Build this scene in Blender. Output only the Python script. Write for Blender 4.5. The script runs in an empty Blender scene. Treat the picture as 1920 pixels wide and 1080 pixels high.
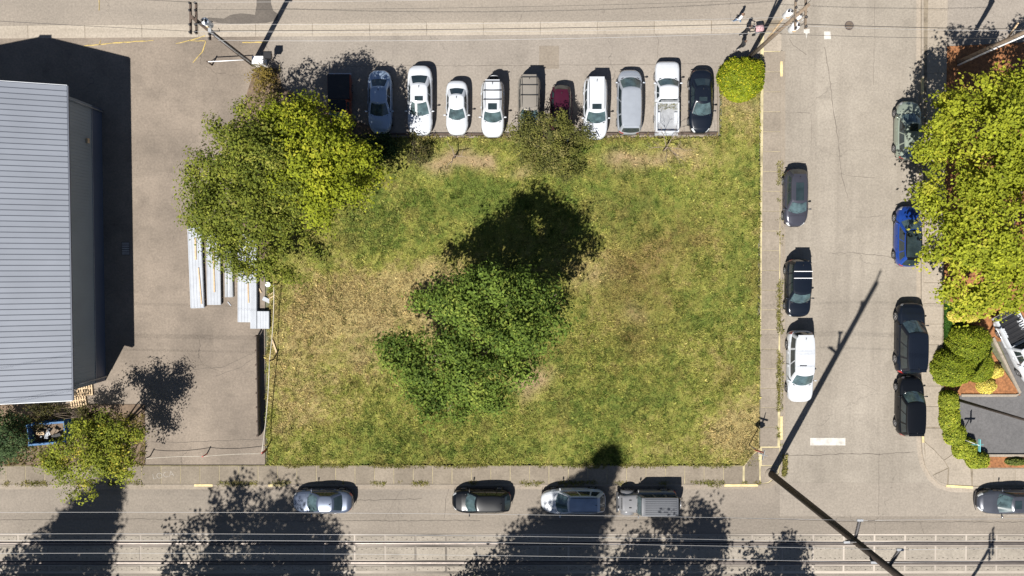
import bpy, bmesh, math, random
import numpy as np
from mathutils import Vector, Matrix, Euler
random.seed(7)
sc = bpy.context.scene
C = sc.collection
R = math.radians

# ------------------------------------------------------------------ camera
F_PX = 1400.0            # focal length in pixels of the 1920 wide photograph
CAM_H = 56.0             # drone height
TILT = math.atan(40.0 / F_PX)
cam = bpy.data.cameras.new('camera')
cam.sensor_fit = 'HORIZONTAL'; cam.sensor_width = 36.0
cam.lens = 36.0 * F_PX / 1920.0
cam.clip_start = 0.5; cam.clip_end = 3000
camo = bpy.data.objects.new('camera', cam); C.objects.link(camo)
camo.location = (0, 0, CAM_H); camo.rotation_euler = (-TILT, 0, 0)
sc.camera = camo

# ------------------------------------------------------------------ sky, sun, exposure
SUN_EL = R(53.3); SUN_DIR2 = (0.4755, 0.8797)      # direction in which shadows fall (east, north)
w = bpy.data.worlds.new('World'); sc.world = w; w.use_nodes = True
nt = w.node_tree; nt.nodes.clear()
wo = nt.nodes.new('ShaderNodeOutputWorld'); bg = nt.nodes.new('ShaderNodeBackground')
sky = nt.nodes.new('ShaderNodeTexSky'); sky.sky_type = 'NISHITA'; sky.sun_disc = False
sky.sun_elevation = SUN_EL; sky.sun_rotation = math.atan2(-SUN_DIR2[0], -SUN_DIR2[1])
sky.air_density = 0.6; sky.dust_density = 0.3; sky.ozone_density = 1.5
tc = nt.nodes.new('ShaderNodeTexCoord')
cn = nt.nodes.new('ShaderNodeTexNoise'); cn.inputs['Scale'].default_value = 3.2; cn.inputs['Detail'].default_value = 7
cr = nt.nodes.new('ShaderNodeValToRGB')
cr.color_ramp.elements[0].position = 0.58; cr.color_ramp.elements[0].color = (0, 0, 0, 1)
cr.color_ramp.elements[1].position = 0.76; cr.color_ramp.elements[1].color = (1, 1, 1, 1)
cm = nt.nodes.new('ShaderNodeMix'); cm.data_type = 'RGBA'
cm.inputs['B'].default_value = (6.0, 6.1, 6.3, 1)
nt.links.new(tc.outputs['Generated'], cn.inputs['Vector']); nt.links.new(cn.outputs['Fac'], cr.inputs['Fac'])
nt.links.new(cr.outputs['Color'], cm.inputs['Factor']); nt.links.new(sky.outputs['Color'], cm.inputs['A'])
nt.links.new(cm.outputs['Result'], bg.inputs['Color']); nt.links.new(bg.outputs['Background'], wo.inputs['Surface'])
bg.inputs['Strength'].default_value = 0.05
sun = bpy.data.lights.new('sun', 'SUN'); sun.energy = 5.0; sun.angle = R(0.53); sun.color = (1.0, 0.965, 0.915)
suno = bpy.data.objects.new('sun', sun); C.objects.link(suno)
sd = Vector((SUN_DIR2[0] * math.cos(SUN_EL), SUN_DIR2[1] * math.cos(SUN_EL), -math.sin(SUN_EL)))
suno.rotation_euler = sd.to_track_quat('-Z', 'Y').to_euler(); suno.location = (-30, -60, 90)
sc.view_settings.view_transform = 'Standard'; sc.view_settings.look = 'None'
sc.view_settings.gamma = 1.0; sc.view_settings.exposure = 0.68
sc.view_settings.use_curve_mapping = False

# ------------------------------------------------------------------ measuring helper: photo pixel -> point at height z
def P(px, py, z=0.0):
    d = Vector(((px - 960) / F_PX, -(py - 540) / F_PX, -1.0))
    d.rotate(Euler((-TILT, 0, 0)))
    k = (z - CAM_H) / d.z
    return Vector((d.x * k, d.y * k, z))

# ------------------------------------------------------------------ materials
def newmat(name):
    m = bpy.data.materials.new(name); m.use_nodes = True
    nt = m.node_tree; nt.nodes.clear()
    o = nt.nodes.new('ShaderNodeOutputMaterial'); b = nt.nodes.new('ShaderNodeBsdfPrincipled')
    nt.links.new(b.outputs['BSDF'], o.inputs['Surface'])
    return m, nt, b
def nd(nt, t, **kw):
    n = nt.nodes.new(t)
    for k, v in kw.items():
        if k in n.inputs: n.inputs[k].default_value = v
        else: setattr(n, k, v)
    return n
def noise(nt, pos, scale, detail=4, rough=0.55):
    n = nd(nt, 'ShaderNodeTexNoise', Scale=scale, Detail=detail, Roughness=rough)
    nt.links.new(pos, n.inputs['Vector']); return n.outputs['Fac']
def mathn(nt, op, a, b=None, c=None):
    n = nt.nodes.new('ShaderNodeMath'); n.operation = op
    for i, v in enumerate((a, b, c)):
        if v is None: continue
        if isinstance(v, (int, float)): n.inputs[i].default_value = v
        else: nt.links.new(v, n.inputs[i])
    return n.outputs[0]
def mixc(nt, f, a, b, blend='MIX'):
    n = nt.nodes.new('ShaderNodeMix'); n.data_type = 'RGBA'; n.blend_type = blend
    for k, v in (('Factor', f), ('A', a), ('B', b)):
        s = n.inputs[k] if k != 'Factor' else n.inputs[0]
        if k == 'A': s = n.inputs[6]
        if k == 'B': s = n.inputs[7]
        if isinstance(v, (int, float)): s.default_value = v
        elif isinstance(v, tuple): s.default_value = (*v[:3], 1)
        else: nt.links.new(v, s)
    return n.outputs[2]
def remap(nt, v, a, b, c=0.0, d=1.0):
    n = nt.nodes.new('ShaderNodeMapRange'); n.clamp = True
    nt.links.new(v, n.inputs[0])
    for i, x in enumerate((a, b, c, d)): n.inputs[i + 1].default_value = x
    return n.outputs[0]
def position(nt): return nt.nodes.new('ShaderNodeNewGeometry').outputs['Position']

def M(name, col, rough=0.7, var=0.18, scale=1.5, metal=0.0, coat=0.0, spec=0.5, perobj=0.0, bump=0.0, bscale=20):
    m, nt, b = newmat(name)
    pos = position(nt)
    f = noise(nt, pos, scale, 5, 0.6)
    c = mixc(nt, remap(nt, f, 0.3, 0.7), tuple(x * (1 - var) for x in col), tuple(min(1, x * (1 + var)) for x in col))
    if perobj:
        oi = nt.nodes.new('ShaderNodeObjectInfo').outputs['Random']
        g = remap(nt, oi, 0, 1, 1 - perobj, 1 + perobj)
        cc = nt.nodes.new('ShaderNodeCombineColor')
        for i in range(3): nt.links.new(g, cc.inputs[i])
        c = mixc(nt, 1.0, c, cc.outputs[0], 'MULTIPLY')
    nt.links.new(c, b.inputs['Base Color'])
    b.inputs['Roughness'].default_value = rough; b.inputs['Metallic'].default_value = metal
    b.inputs['Coat Weight'].default_value = coat; b.inputs['Coat Roughness'].default_value = 0.06
    b.inputs['Specular IOR Level'].default_value = spec
    if bump:
        bp = nt.nodes.new('ShaderNodeBump'); bp.inputs['Strength'].default_value = bump; bp.inputs['Distance'].default_value = 0.02
        nt.links.new(noise(nt, pos, bscale, 3), bp.inputs['Height']); nt.links.new(bp.outputs[0], b.inputs['Normal'])
    return m

def paving(name, col, dark, stain=0.5, cracks=0.5, perobj=0.0, grain=0.24, streak=None, scale=0.12):
    """aged asphalt or concrete: broad stains, mid mottling, fine grain, thin wandering cracks"""
    m, nt, b = newmat(name)
    pos = position(nt)
    big = noise(nt, pos, scale, 6, 0.62); mid = noise(nt, pos, 0.9, 5, 0.6); fine = noise(nt, pos, 6.5, 4, 0.75)
    c = mixc(nt, remap(nt, big, 0.36, 0.68, 0, stain), col, dark)
    c = mixc(nt, remap(nt, mid, 0.5, 0.78, 0, stain * 0.6), c, dark)
    if streak:
        mp = nd(nt, 'ShaderNodeMapping'); nt.links.new(pos, mp.inputs['Vector']); mp.inputs['Scale'].default_value = streak
        s = noise(nt, mp.outputs[0], 1.0, 4, 0.6)
        c = mixc(nt, remap(nt, s, 0.45, 0.7, 0, 0.6), c, dark)
    oil = noise(nt, pos, 0.5, 4, 0.6)
    c = mixc(nt, remap(nt, oil, 0.58, 0.74, 0, 0.5 * stain), c, tuple(x * 0.75 for x in dark))
    g = remap(nt, fine, 0.25, 0.75, 1 - grain, 1 + grain)
    cc = nt.nodes.new('ShaderNodeCombineColor')
    if perobj:
        oi = nt.nodes.new('ShaderNodeObjectInfo').outputs['Random']
        g = mathn(nt, 'MULTIPLY', g, remap(nt, oi, 0, 1, 1 - perobj, 1 + perobj))
    for i in range(3): nt.links.new(g, cc.inputs[i])
    c = mixc(nt, 1.0, c, cc.outputs[0], 'MULTIPLY')
    if cracks:
        wn = nd(nt, 'ShaderNodeTexNoise', Scale=0.7, Detail=4); nt.links.new(pos, wn.inputs['Vector'])
        wv = nt.nodes.new('ShaderNodeVectorMath'); wv.operation = 'MULTIPLY_ADD'
        nt.links.new(wn.outputs['Color'], wv.inputs[0]); wv.inputs[1].default_value = (2.2, 2.2, 0); nt.links.new(pos, wv.inputs[2])
        vo = nd(nt, 'ShaderNodeTexVoronoi', Scale=0.13); vo.feature = 'DISTANCE_TO_EDGE'; vo.voronoi_dimensions = '2D'
        nt.links.new(wv.outputs[0], vo.inputs['Vector'])
        msk = remap(nt, noise(nt, pos, 0.21, 3), 0.42, 0.6)
        f = mathn(nt, 'MULTIPLY', remap(nt, vo.outputs['Distance'], 0.0012, 0.0042, cracks, 0), msk)
        c = mixc(nt, f, c, tuple(x * 0.35 for x in dark))
    nt.links.new(c, b.inputs['Base Color']); b.inputs['Roughness'].default_value = 0.88
    b.inputs['Specular IOR Level'].default_value = 0.3
    bp = nt.nodes.new('ShaderNodeBump'); bp.inputs['Strength'].default_value = 0.35; bp.inputs['Distance'].default_value = 0.02
    nt.links.new(noise(nt, pos, 14, 3), bp.inputs['Height']); nt.links.new(bp.outputs[0], b.inputs['Normal'])
    return m

def leafmat(name, rough=0.7, trans=0.27):
    """leaf colour comes from a per-leaf attribute"""
    m = bpy.data.materials.new(name); m.use_nodes = True; nt = m.node_tree; nt.nodes.clear()
    o = nt.nodes.new('ShaderNodeOutputMaterial'); b = nt.nodes.new('ShaderNodeBsdfPrincipled'); t = nt.nodes.new('ShaderNodeBsdfTranslucent')
    at = nt.nodes.new('ShaderNodeAttribute'); at.attribute_name = 'Col'
    mx = nt.nodes.new('ShaderNodeMixShader'); mx.inputs[0].default_value = trans
    nt.links.new(at.outputs['Color'], b.inputs['Base Color']); nt.links.new(at.outputs['Color'], t.inputs['Color'])
    b.inputs['Roughness'].default_value = rough; b.inputs['Specular IOR Level'].default_value = 0.18
    nt.links.new(b.outputs[0], mx.inputs[1]); nt.links.new(t.outputs[0], mx.inputs[2]); nt.links.new(mx.outputs[0], o.inputs['Surface'])
    return m

MAT = {}
MAT['street'] = paving('street_asphalt', (0.322, 0.284, 0.234), (0.19, 0.165, 0.134), 0.62, 0.4, streak=(0.55, 0.03, 1))
MAT['north_street'] = paving('north_street_asphalt', (0.285, 0.245, 0.2), (0.2, 0.175, 0.145), 0.5, 0.4, streak=(0.03, 0.5, 1))
MAT['lot'] = paving('lot_asphalt', (0.276, 0.242, 0.204), (0.18, 0.157, 0.131), 0.65, 0.5)
MAT['yard'] = paving('yard_asphalt', (0.25, 0.206, 0.163), (0.135, 0.112, 0.09), 0.8, 0.5, scale=0.2)
MAT['south_street'] = paving('south_street_asphalt', (0.25, 0.215, 0.175), (0.155, 0.134, 0.11), 0.55, 0.5, streak=(0.03, 0.7, 1))
MAT['south_street_light'] = paving('south_crossing_asphalt', (0.285, 0.248, 0.203), (0.19, 0.165, 0.137), 0.5, 0.4)
MAT['concrete'] = paving('concrete', (0.36, 0.31, 0.25), (0.24, 0.2, 0.155), 0.6, 0.25, perobj=0.07)
MAT['walk'] = paving('worn_sidewalk', (0.235, 0.198, 0.152), (0.145, 0.12, 0.09), 0.75, 0.2, perobj=0.1, scale=0.3)
MAT['walk_mid'] = paving('grey_sidewalk', (0.265, 0.225, 0.178), (0.18, 0.15, 0.118), 0.6, 0.2, perobj=0.07, scale=0.3)
MAT['walk_pale'] = paving('pale_sidewalk', (0.33, 0.283, 0.225), (0.235, 0.2, 0.158), 0.5, 0.2, perobj=0.06, scale=0.3)
MAT['band'] = paving('pale_concrete_band', (0.37, 0.322, 0.26), (0.28, 0.24, 0.19), 0.5, 0.15, perobj=0.05, streak=(0.1, 1.5, 1))
MAT['trackslab'] = paving('track_slab_concrete', (0.30, 0.265, 0.217), (0.2, 0.175, 0.143), 0.6, 0.1, perobj=0.07, scale=0.25)
MAT['joint'] = M('joint_dirt', (0.2, 0.165, 0.12), 0.95, 0.4, 2.0)
MAT['joint_straw'] = M('joint_straw', (0.42, 0.36, 0.21), 0.95, 0.45, 1.2)
MAT['joint_pale'] = M('joint_mortar', (0.33, 0.29, 0.245), 0.95, 0.85, 0.05)
MAT['dark_lot'] = paving('sealed_asphalt', (0.135, 0.13, 0.128), (0.09, 0.088, 0.088), 0.6, 0.2, scale=0.35)
MAT['patch'] = paving('asphalt_patch', (0.13, 0.112, 0.094), (0.08, 0.07, 0.06), 0.7, 0.3, scale=0.6)
MAT['ground'] = paving('far_ground', (0.16, 0.15, 0.1), (0.09, 0.1, 0.05), 0.8, 0)
MAT['mulch'] = M('bark_mulch', (0.27, 0.115, 0.045), 0.95, 0.45, 6.0, bump=0.9, bscale=30)
MAT['soil'] = M('dry_soil', (0.15, 0.105, 0.07), 0.95, 0.4, 2.5, bump=0.5)
MAT['white_paint'] = M('white_road_paint', (0.52, 0.49, 0.44), 0.7, 0.25, 2.2)
MAT['yellow_paint'] = M('faded_yellow_paint', (0.62, 0.5, 0.25), 0.7, 0.25, 3)
MAT['spray_yellow'] = M('yellow_spray_paint', (0.46, 0.34, 0.11), 0.8, 0.35, 4)
MAT['spray_white'] = M('white_spray_paint', (0.34, 0.31, 0.27), 0.8, 0.3, 5)
MAT['crack'] = M('crack_filler', (0.13, 0.11, 0.09), 0.9, 0.3, 2)
MAT['rail'] = M('worn_rail_steel', (0.30, 0.26, 0.23), 0.5, 0.2, 2, metal=0.8)
MAT['groove'] = M('rubber_flangeway', (0.055, 0.045, 0.04), 0.85, 0.3, 3)
MAT['iron'] = M('cast_iron', (0.11, 0.085, 0.075), 0.7, 0.3, 4)
MAT['wood'] = M('weathered_wood', (0.2, 0.15, 0.105), 0.85, 0.3, 5)
MAT['darkwood'] = M('creosoted_pole', (0.085, 0.06, 0.045), 0.85, 0.3, 3)
MAT['blackpole'] = M('dark_brown_pole', (0.042, 0.03, 0.022), 0.8, 0.3, 2)
MAT['lumber'] = M('pale_lumber', (0.56, 0.41, 0.25), 0.8, 0.2, 5)
MAT['galv'] = M('galvanised_steel', (0.5, 0.51, 0.52), 0.4, 0.15, 3, metal=0.5)
MAT['panel_white'] = M('white_metal_panel', (0.39, 0.41, 0.44), 0.5, 0.08, 2, perobj=0.05)
MAT['white'] = M('white_enamel', (0.8, 0.8, 0.8), 0.35, 0.05, 3)
MAT['grey_metal'] = M('grey_metal', (0.3, 0.31, 0.32), 0.5, 0.15, 3)
MAT['black'] = M('black_plastic', (0.02, 0.02, 0.022), 0.5, 0.2, 3)
MAT['red'] = M('red_paint', (0.5, 0.06, 0.04), 0.5, 0.2, 3)
MAT['rope'] = M('weathered_rope', (0.5, 0.46, 0.38), .9, .15, 4)
MAT['teal'] = M('teal_sign', (0.16, 0.46, 0.47), 0.4, 0.1, 3)
MAT['bark'] = M('bark', (0.15, 0.115, 0.085), 0.95, 0.35, 5, bump=0.8)
MAT['deadwood'] = M('bare_branch_wood', (0.26, 0.2, 0.155), 0.9, 0.3, 6)
MAT['wire_light'] = M('bare_aluminium_conductor', (0.45, 0.44, 0.43), 0.5, 0.05, 1, metal=0.3)
MAT['wire_dark'] = M('black_cable', (0.03, 0.027, 0.025), 0.7, 0.1, 1)
MAT['insul'] = M('grey_insulator', (0.06, 0.055, 0.055), 0.6, 0.1, 3)
MAT['leaf'] = leafmat('leaf')
MAT['hedge'] = leafmat('hedge_leaf', 0.55, 0.25)
MAT['grass'] = leafmat('grass_blade', 0.75, 0.25)

# ------------------------------------------------------------------ mesh helpers
class MB:
    def __init__(s): s.v = []; s.f = []; s.smooth = []
    def add(s, vs, fs, smooth=False):
        o = len(s.v); s.v += [tuple(v) for v in vs]
        for f in fs: s.f.append(tuple(i + o for i in f)); s.smooth.append(smooth)
        return s
    def box(s, c, size, rz=0.0, m=None, taper=1.0):
        hx, hy, hz = size[0] / 2, size[1] / 2, size[2] / 2
        vs = [Vector((x * hx * (taper if z > 0 else 1), y * hy * (taper if z > 0 else 1), z * hz)) for z in (-1, 1) for y in (-1, 1) for x in (-1, 1)]
        if rz: vs = [Matrix.Rotation(rz, 3, 'Z') @ v for v in vs]
        if m is not None: vs = [m @ v for v in vs]
        vs = [v + Vector(c) for v in vs]
        return s.add(vs, [(0, 2, 3, 1), (4, 5, 7, 6), (0, 1, 5, 4), (2, 6, 7, 3), (0, 4, 6, 2), (1, 3, 7, 5)])
    def beam(s, a, b, wd, ht):
        a, b = Vector(a), Vector(b); d = b - a; L = d.length; d.normalize()
        up = Vector((0, 0, 1)) if abs(d.z) < 0.95 else Vector((0, 1, 0))
        y = up.cross(d).normalized(); z = d.cross(y)
        m = Matrix((d, y, z)).transposed()
        return s.box((a + b) / 2, (L, wd, ht), m=m)
    def tube(s, pts, rad, n=8, cap=True, smooth=True):
        pts = [Vector(p) for p in pts]
        if isinstance(rad, (int, float)): rad = [rad] * len(pts)
        vs = []; ref = None
        for i, p in enumerate(pts):
            d = (pts[min(i + 1, len(pts) - 1)] - pts[max(i - 1, 0)])
            if d.length < 1e-9: d = Vector((0, 0, 1))
            d.normalize()
            if ref is None: ref = Vector((1, 0, 0)) if abs(d.x) < 0.9 else Vector((0, 1, 0))
            u = d.cross(ref).normalized(); v = d.cross(u); ref = v.cross(d).normalized() if False else ref
            for k in range(n):
                a = 2 * math.pi * k / n
                vs.append(p + (u * math.cos(a) + v * math.sin(a)) * rad[i])
        fs = [(i * n + k, i * n + (k + 1) % n, (i + 1) * n + (k + 1) % n, (i + 1) * n + k) for i in range(len(pts) - 1) for k in range(n)]
        s.add(vs, fs, smooth)
        if cap:
            o = len(s.v) - len(vs)
            s.f.append(tuple(o + k for k in range(n))); s.smooth.append(False)
            e = o + (len(pts) - 1) * n
            s.f.append(tuple(e + k for k in reversed(range(n)))); s.smooth.append(False)
        return s
    def lathe(s, prof, c=(0, 0, 0), axis='Z', n=16, smooth=True):
        vs = []
        for r, h in prof:
            for k in range(n):
                a = 2 * math.pi * k / n; x, y = r * math.cos(a), r * math.sin(a)
                v = (x, y, h) if axis == 'Z' else ((x, h, y) if axis == 'Y' else (h, x, y))
                vs.append((v[0] + c[0], v[1] + c[1], v[2] + c[2]))
        fs = [(i * n + k, i * n + (k + 1) % n, (i + 1) * n + (k + 1) % n, (i + 1) * n + k) for i in range(len(prof) - 1) for k in range(n)]
        s.add(vs, fs, smooth)
        o = len(s.v) - len(vs); s.f.append(tuple(o + k for k in range(n))); s.smooth.append(False)
        e = o + (len(prof) - 1) * n; s.f.append(tuple(e + k for k in range(n))); s.smooth.append(False)
        return s
    def grid(s, rows, smooth=True, closed=False):
        n = len(rows[0]); o = len(s.v)
        for r in rows: s.v += [tuple(p) for p in r]
        for i in range(len(rows) - 1):
            for k in range(n if closed else n - 1):
                s.f.append((o + i * n + k, o + i * n + (k + 1) % n, o + (i + 1) * n + (k + 1) % n, o + (i + 1) * n + k)); s.smooth.append(smooth)
        return s
    def mesh(s, name, mat, fixn=True):
        me = bpy.data.meshes.new(name); me.from_pydata(s.v, [], s.f)
        me.polygons.foreach_set('use_smooth', s.smooth)
        if fixn:
            bm = bmesh.new(); bm.from_mesh(me); bmesh.ops.recalc_face_normals(bm, faces=bm.faces); bm.to_mesh(me); bm.free()
        me.materials.append(MAT[mat] if isinstance(mat, str) else mat); me.update()
        return me
    def build(s, name, mat, parent=None, loc=None, fixn=True):
        return link(name, s.mesh(name, mat, fixn), parent, loc)
def link(name, me, parent=None, loc=None, rz=0.0):
    o = bpy.data.objects.new(name, me); C.objects.link(o)
    if parent is not None: o.parent = parent
    if loc is not None: o.location = loc
    if rz: o.rotation_euler[2] = rz
    return o
def tag(o, label=None, cat=None, group=None, kind=None):
    if label: o['label'] = label
    if cat: o['category'] = cat
    if group: o['group'] = group
    if kind: o['kind'] = kind
    return o
def thing(name, label, cat, loc=(0, 0, 0), rz=0.0, group=None):
    o = bpy.data.objects.new(name, None); C.objects.link(o)
    o.location = loc; o.rotation_euler[2] = rz; o.empty_display_size = 0.3
    return tag(o, label, cat, group)
def sheet(name, pts, z, mat, label=None, parent=None, px=True, kind='structure', thick=0.0):
    """flat surface from an outline (photo pixels measured on the ground, or metres)"""
    vs = [P(x, y) if px else Vector((x, y, 0)) for x, y in pts]
    bm = bmesh.new(); bv = [bm.verts.new((v.x, v.y, z)) for v in vs]
    f = bm.faces.new(bv)
    if f.normal.z < 0: f.normal_flip()
    if thick:
        r = bmesh.ops.extrude_face_region(bm, geom=[f])
        for e in r['geom']:
            if isinstance(e, bmesh.types.BMVert): e.co.z -= thick
        bmesh.ops.recalc_face_normals(bm, faces=bm.faces)
    bmesh.ops.triangulate(bm, faces=[f for f in bm.faces if len(f.verts) > 4])
    me = bpy.data.meshes.new(name); bm.to_mesh(me); bm.free(); me.materials.append(MAT[mat])
    o = link(name, me, parent)
    if parent is None: tag(o, label, None, None, kind)
    return o
def slab_mesh(name, sx, sy, t, mat, bev=0.012):
    mb = MB(); hx, hy = sx / 2, sy / 2; b = bev
    lv = [(-t, 0), (-b, 0), (0, b)]
    rows = [[(-hx + i, -hy + i, z), (hx - i, -hy + i, z), (hx - i, hy - i, z), (-hx + i, hy - i, z)] for z, i in lv]
    mb.grid(rows, False, True); n = len(mb.v); mb.f.append((n - 4, n - 3, n - 2, n - 1)); mb.smooth.append(False)
    return mb.mesh(name, mat, False)
rs = random.Random(11)
def slabs(parent, x0, x1, y0, y1, nx, ny, z, mat, name='slab', gap=0.03, t=0.06, wob=0.006, skip=None):
    sx, sy = (x1 - x0) / nx, (y1 - y0) / ny
    me = slab_mesh(name, sx - gap, sy - gap, t, mat)
    out = []
    for i in range(nx):
        for j in range(ny):
            c = (x0 + sx * (i + .5), y0 + sy * (j + .5))
            if skip and skip(*c): continue
            o = link(name, me, parent, (c[0], c[1], z + rs.uniform(-wob, wob)))
            o.rotation_euler = (rs.uniform(-1, 1) * 0.002, rs.uniform(-1, 1) * 0.002, 0); out.append(o)
    return out

# numpy value noise for laying out ground cover
def vnoise(x, y, s, seed=0, octv=4):
    x = np.asarray(x, float) * s; y = np.asarray(y, float) * s; out = np.zeros_like(x); a = 1.0; tot = 0
    for o in range(octv):
        xi = np.floor(x).astype(np.int64); yi = np.floor(y).astype(np.int64); xf = x - xi; yf = y - yi
        u = xf * xf * (3 - 2 * xf); v = yf * yf * (3 - 2 * yf)
        def h(i, j):
            n = (i * 374761393 + j * 668265263 + (seed + o * 13) * 1442695041) & 0xffffffff
            n = ((n ^ (n >> 13)) * 1274126177) & 0xffffffff
            return ((n ^ (n >> 16)) & 0xffff) / 65535.0
        out += a * ((h(xi, yi) * (1 - u) + h(xi + 1, yi) * u) * (1 - v) + (h(xi, yi + 1) * (1 - u) + h(xi + 1, yi + 1) * u) * v)
        tot += a; a *= 0.55; x = x * 2.03 + 17; y = y * 2.03 + 31
    return out / tot
def np_mesh(name, V, T, mat, col=None):
    """triangle mesh from arrays, optional per-vertex colour"""
    me = bpy.data.meshes.new(name); V = np.asarray(V, np.float32); T = np.asarray(T, np.int32); n = len(T)
    me.vertices.add(len(V)); me.vertices.foreach_set('co', V.ravel())
    me.loops.add(n * 3); me.loops.foreach_set('vertex_index', T.ravel())
    me.polygons.add(n); me.polygons.foreach_set('loop_start', np.arange(0, n * 3, 3, dtype=np.int32))
    if col is not None:
        a = me.color_attributes.new('Col', 'FLOAT_COLOR', 'POINT')
        c4 = np.ones((len(V), 4), np.float32); c4[:, :3] = col; a.data.foreach_set('color', c4.ravel())
    me.materials.append(MAT[mat] if isinstance(mat, str) else mat)
    me.update(calc_edges=True); me.validate()
    return me

# ================================================================== THE SETTING
def to_px(x, y, z=0.0):
    c, s = math.cos(TILT), math.sin(TILT); dz = z - CAM_H
    yy = y * c - dz * s; zz = y * s + dz * c
    return 960 + F_PX * x / -zz, 540 - F_PX * yy / -zz
def PX(px, py=500): return P(px, py).x
def PY(py, px=960): return P(px, py).y

sheet('ground', [(-700, -700), (700, -700), (700, 700), (-700, 700)], -0.06, 'ground', px=False)
y_band0, y_band1 = PY(66), PY(44)
sheet('north_street', [(-140, y_band0 - 0.6), (140, y_band0 - 0.6), (140, 48), (-140, 48)], 0.0, 'north_street', px=False)
sheet('parking_lot', [(496, 60), (1463, 58), (1463, 118), (1420, 118), (1352, 130), (1347, 256), (496, 256)], 0.006, 'lot')
sheet('yard_pavement', [(-900, 62), (497, 62), (497, 872), (272, 872), (272, 758), (-900, 758)], 0.009, 'yard')
sheet('side_street', [(1462, -900), (1728, -900), (1728, 790), (1810, 790), (1810, 916), (1462, 916)], 0.012, 'street')
sheet('south_street', [(-140, PY(1003)), (140, PY(1003)), (140, PY(905)), (-140, PY(905))], 0.003, 'south_street', px=False)
sheet('street_crossing', [(1462, 905), (3600, 905), (3600, 968), (1462, 968)], 0.016, 'south_street_light')
sheet('far_street_lane', [(-140, PY(1185)), (140, PY(1185)), (140, PY(1074)), (-140, PY(1074))], 0.003, 'south_street', px=False)
sheet('track_bed', [(-140, PY(1075)), (140, PY(1075)), (140, PY(1001)), (-140, PY(1001))], 0.02, 'joint_pale', px=False)
sheet('far_verge', [(-140, -60), (140, -60), (140, PY(1185)), (-140, PY(1185))], 0.05, 'ground', px=False)

# ---- kerbs and gutters swept along a line of photo points
def sweep(name, pts, wd, z0, z1, mat, parent=None, px=True):
    p = [(P(*q) if px else Vector((*q, 0))) for q in pts]; rows = []
    for i, a in enumerate(p):
        d = p[min(i + 1, len(p) - 1)] - p[max(i - 1, 0)]; n = Vector((-d.y, d.x, 0)).normalized() * wd / 2
        rows.append([(a.x + n.x, a.y + n.y, z0), (a.x + n.x * .92, a.y + n.y * .92, z1), (a.x - n.x * .92, a.y - n.y * .92, z1), (a.x - n.x, a.y - n.y, z0)])
    mb = MB(); mb.grid(rows, False); n = len(rows)
    mb.f.append((0, 1, 2, 3)); mb.smooth.append(False); e = (n - 1) * 4; mb.f.append((e, e + 1, e + 2, e + 3)); mb.smooth.append(False)
    o = mb.build(name, mat, parent)
    if parent is None: tag(o, kind='structure')
    return o
east_curve = [(1728, -300), (1728, 400), (1728, 822), (1730, 850), (1735, 872), (1746, 892), (1761, 905), (1778, 911), (1796, 913), (2600, 913)]
west_curve = [(1464, 96), (1464, 500), (1464, 872), (1461, 888), (1453, 899), (1440, 907), (1425, 909), (1000, 909), (-700, 909)]
sweep('kerb', east_curve, 0.16, 0.0, 0.145, 'walk_pale')
sweep('kerb', west_curve, 0.16, 0.0, 0.14, 'walk_mid')
sweep('gutter', [(x - 6 if y < 880 else x - 2, y if y < 880 else y + 6) for x, y in east_curve], 0.34, 0.0, 0.022, 'concrete')
sweep('gutter', [(x + 5 if y < 880 else x + 2, y if y < 880 else y + 5) for x, y in west_curve], 0.28, 0.0, 0.021, 'walk_mid')
# yellow no-parking paint on the kerbs
for a, b in (((1464, 116), (1464, 144)), ((1728, 147), (1728, 178)), ((1728, 806), (1729, 829)), ((1464, 780), (1464, 824)),
             ((1772, 910), (1822, 913)), ((1357, 909), (1420, 909)), ((504, 909), (538, 909)), ((366, 909), (400, 909))):
    sweep('kerb_paint', [a, b], 0.19, 0.06, 0.152, 'yellow_paint')

# ---- sidewalks of single slabs
ss = sheet('south_sidewalk', [(-900, 908), (1394, 908), (1394, 872.5), (-900, 872.5)], 0.105, 'joint_straw', thick=0.1)
ya, yb = PY(907), PY(873)
slabs(ss, PX(-96, 890), PX(1392, 890), ya, yb, 41, 1, 0.125, 'walk')
ws = sheet('west_sidewalk', [(1425, 62), (1462, 62), (1462, 838), (1425, 838)], 0.105, 'joint_straw', thick=0.1)
slabs(ws, PX(1427), PX(1460.5), PY(837), PY(98), 1, 20, 0.125, 'walk_mid', gap=0.025)
slabs(ws, PX(1427), PX(1460.5), PY(97), PY(63), 1, 1, 0.115, 'walk_pale', gap=0.03)
cs = sheet('corner_sidewalk', [(1394, 872.5), (1412, 850), (1425, 838), (1462, 838), (1462, 872), (1459, 886), (1452, 896), (1440, 905), (1425, 908), (1394, 908)], 0.105, 'joint_straw', thick=0.1)
def poly_slab(parent, pts, z, mat, shrink=0.03):
    v = [P(*p) for p in pts]; c = sum(v, Vector()) / len(v)
    v = [p + (c - p).normalized() * shrink for p in v]
    mb = MB(); n = len(v)
    mb.grid([[(p.x, p.y, zz) for p in v] for zz in (z - 0.06, z)], False, True); mb.f.append(tuple(range(n, 2 * n))); mb.smooth.append(False)
    return mb.build('slab', mat, parent)
poly_slab(cs, [(1395, 873), (1412, 851), (1421, 845), (1423, 873), (1423, 907), (1395, 907)], 0.124, 'walk')
poly_slab(cs, [(1427, 839), (1461, 839), (1461, 872), (1427, 872)], 0.127, 'walk_mid')
poly_slab(cs, [(1425, 873), (1460, 873), (1458, 886), (1451, 895), (1439, 904), (1425, 907)], 0.125, 'walk_mid')
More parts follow.
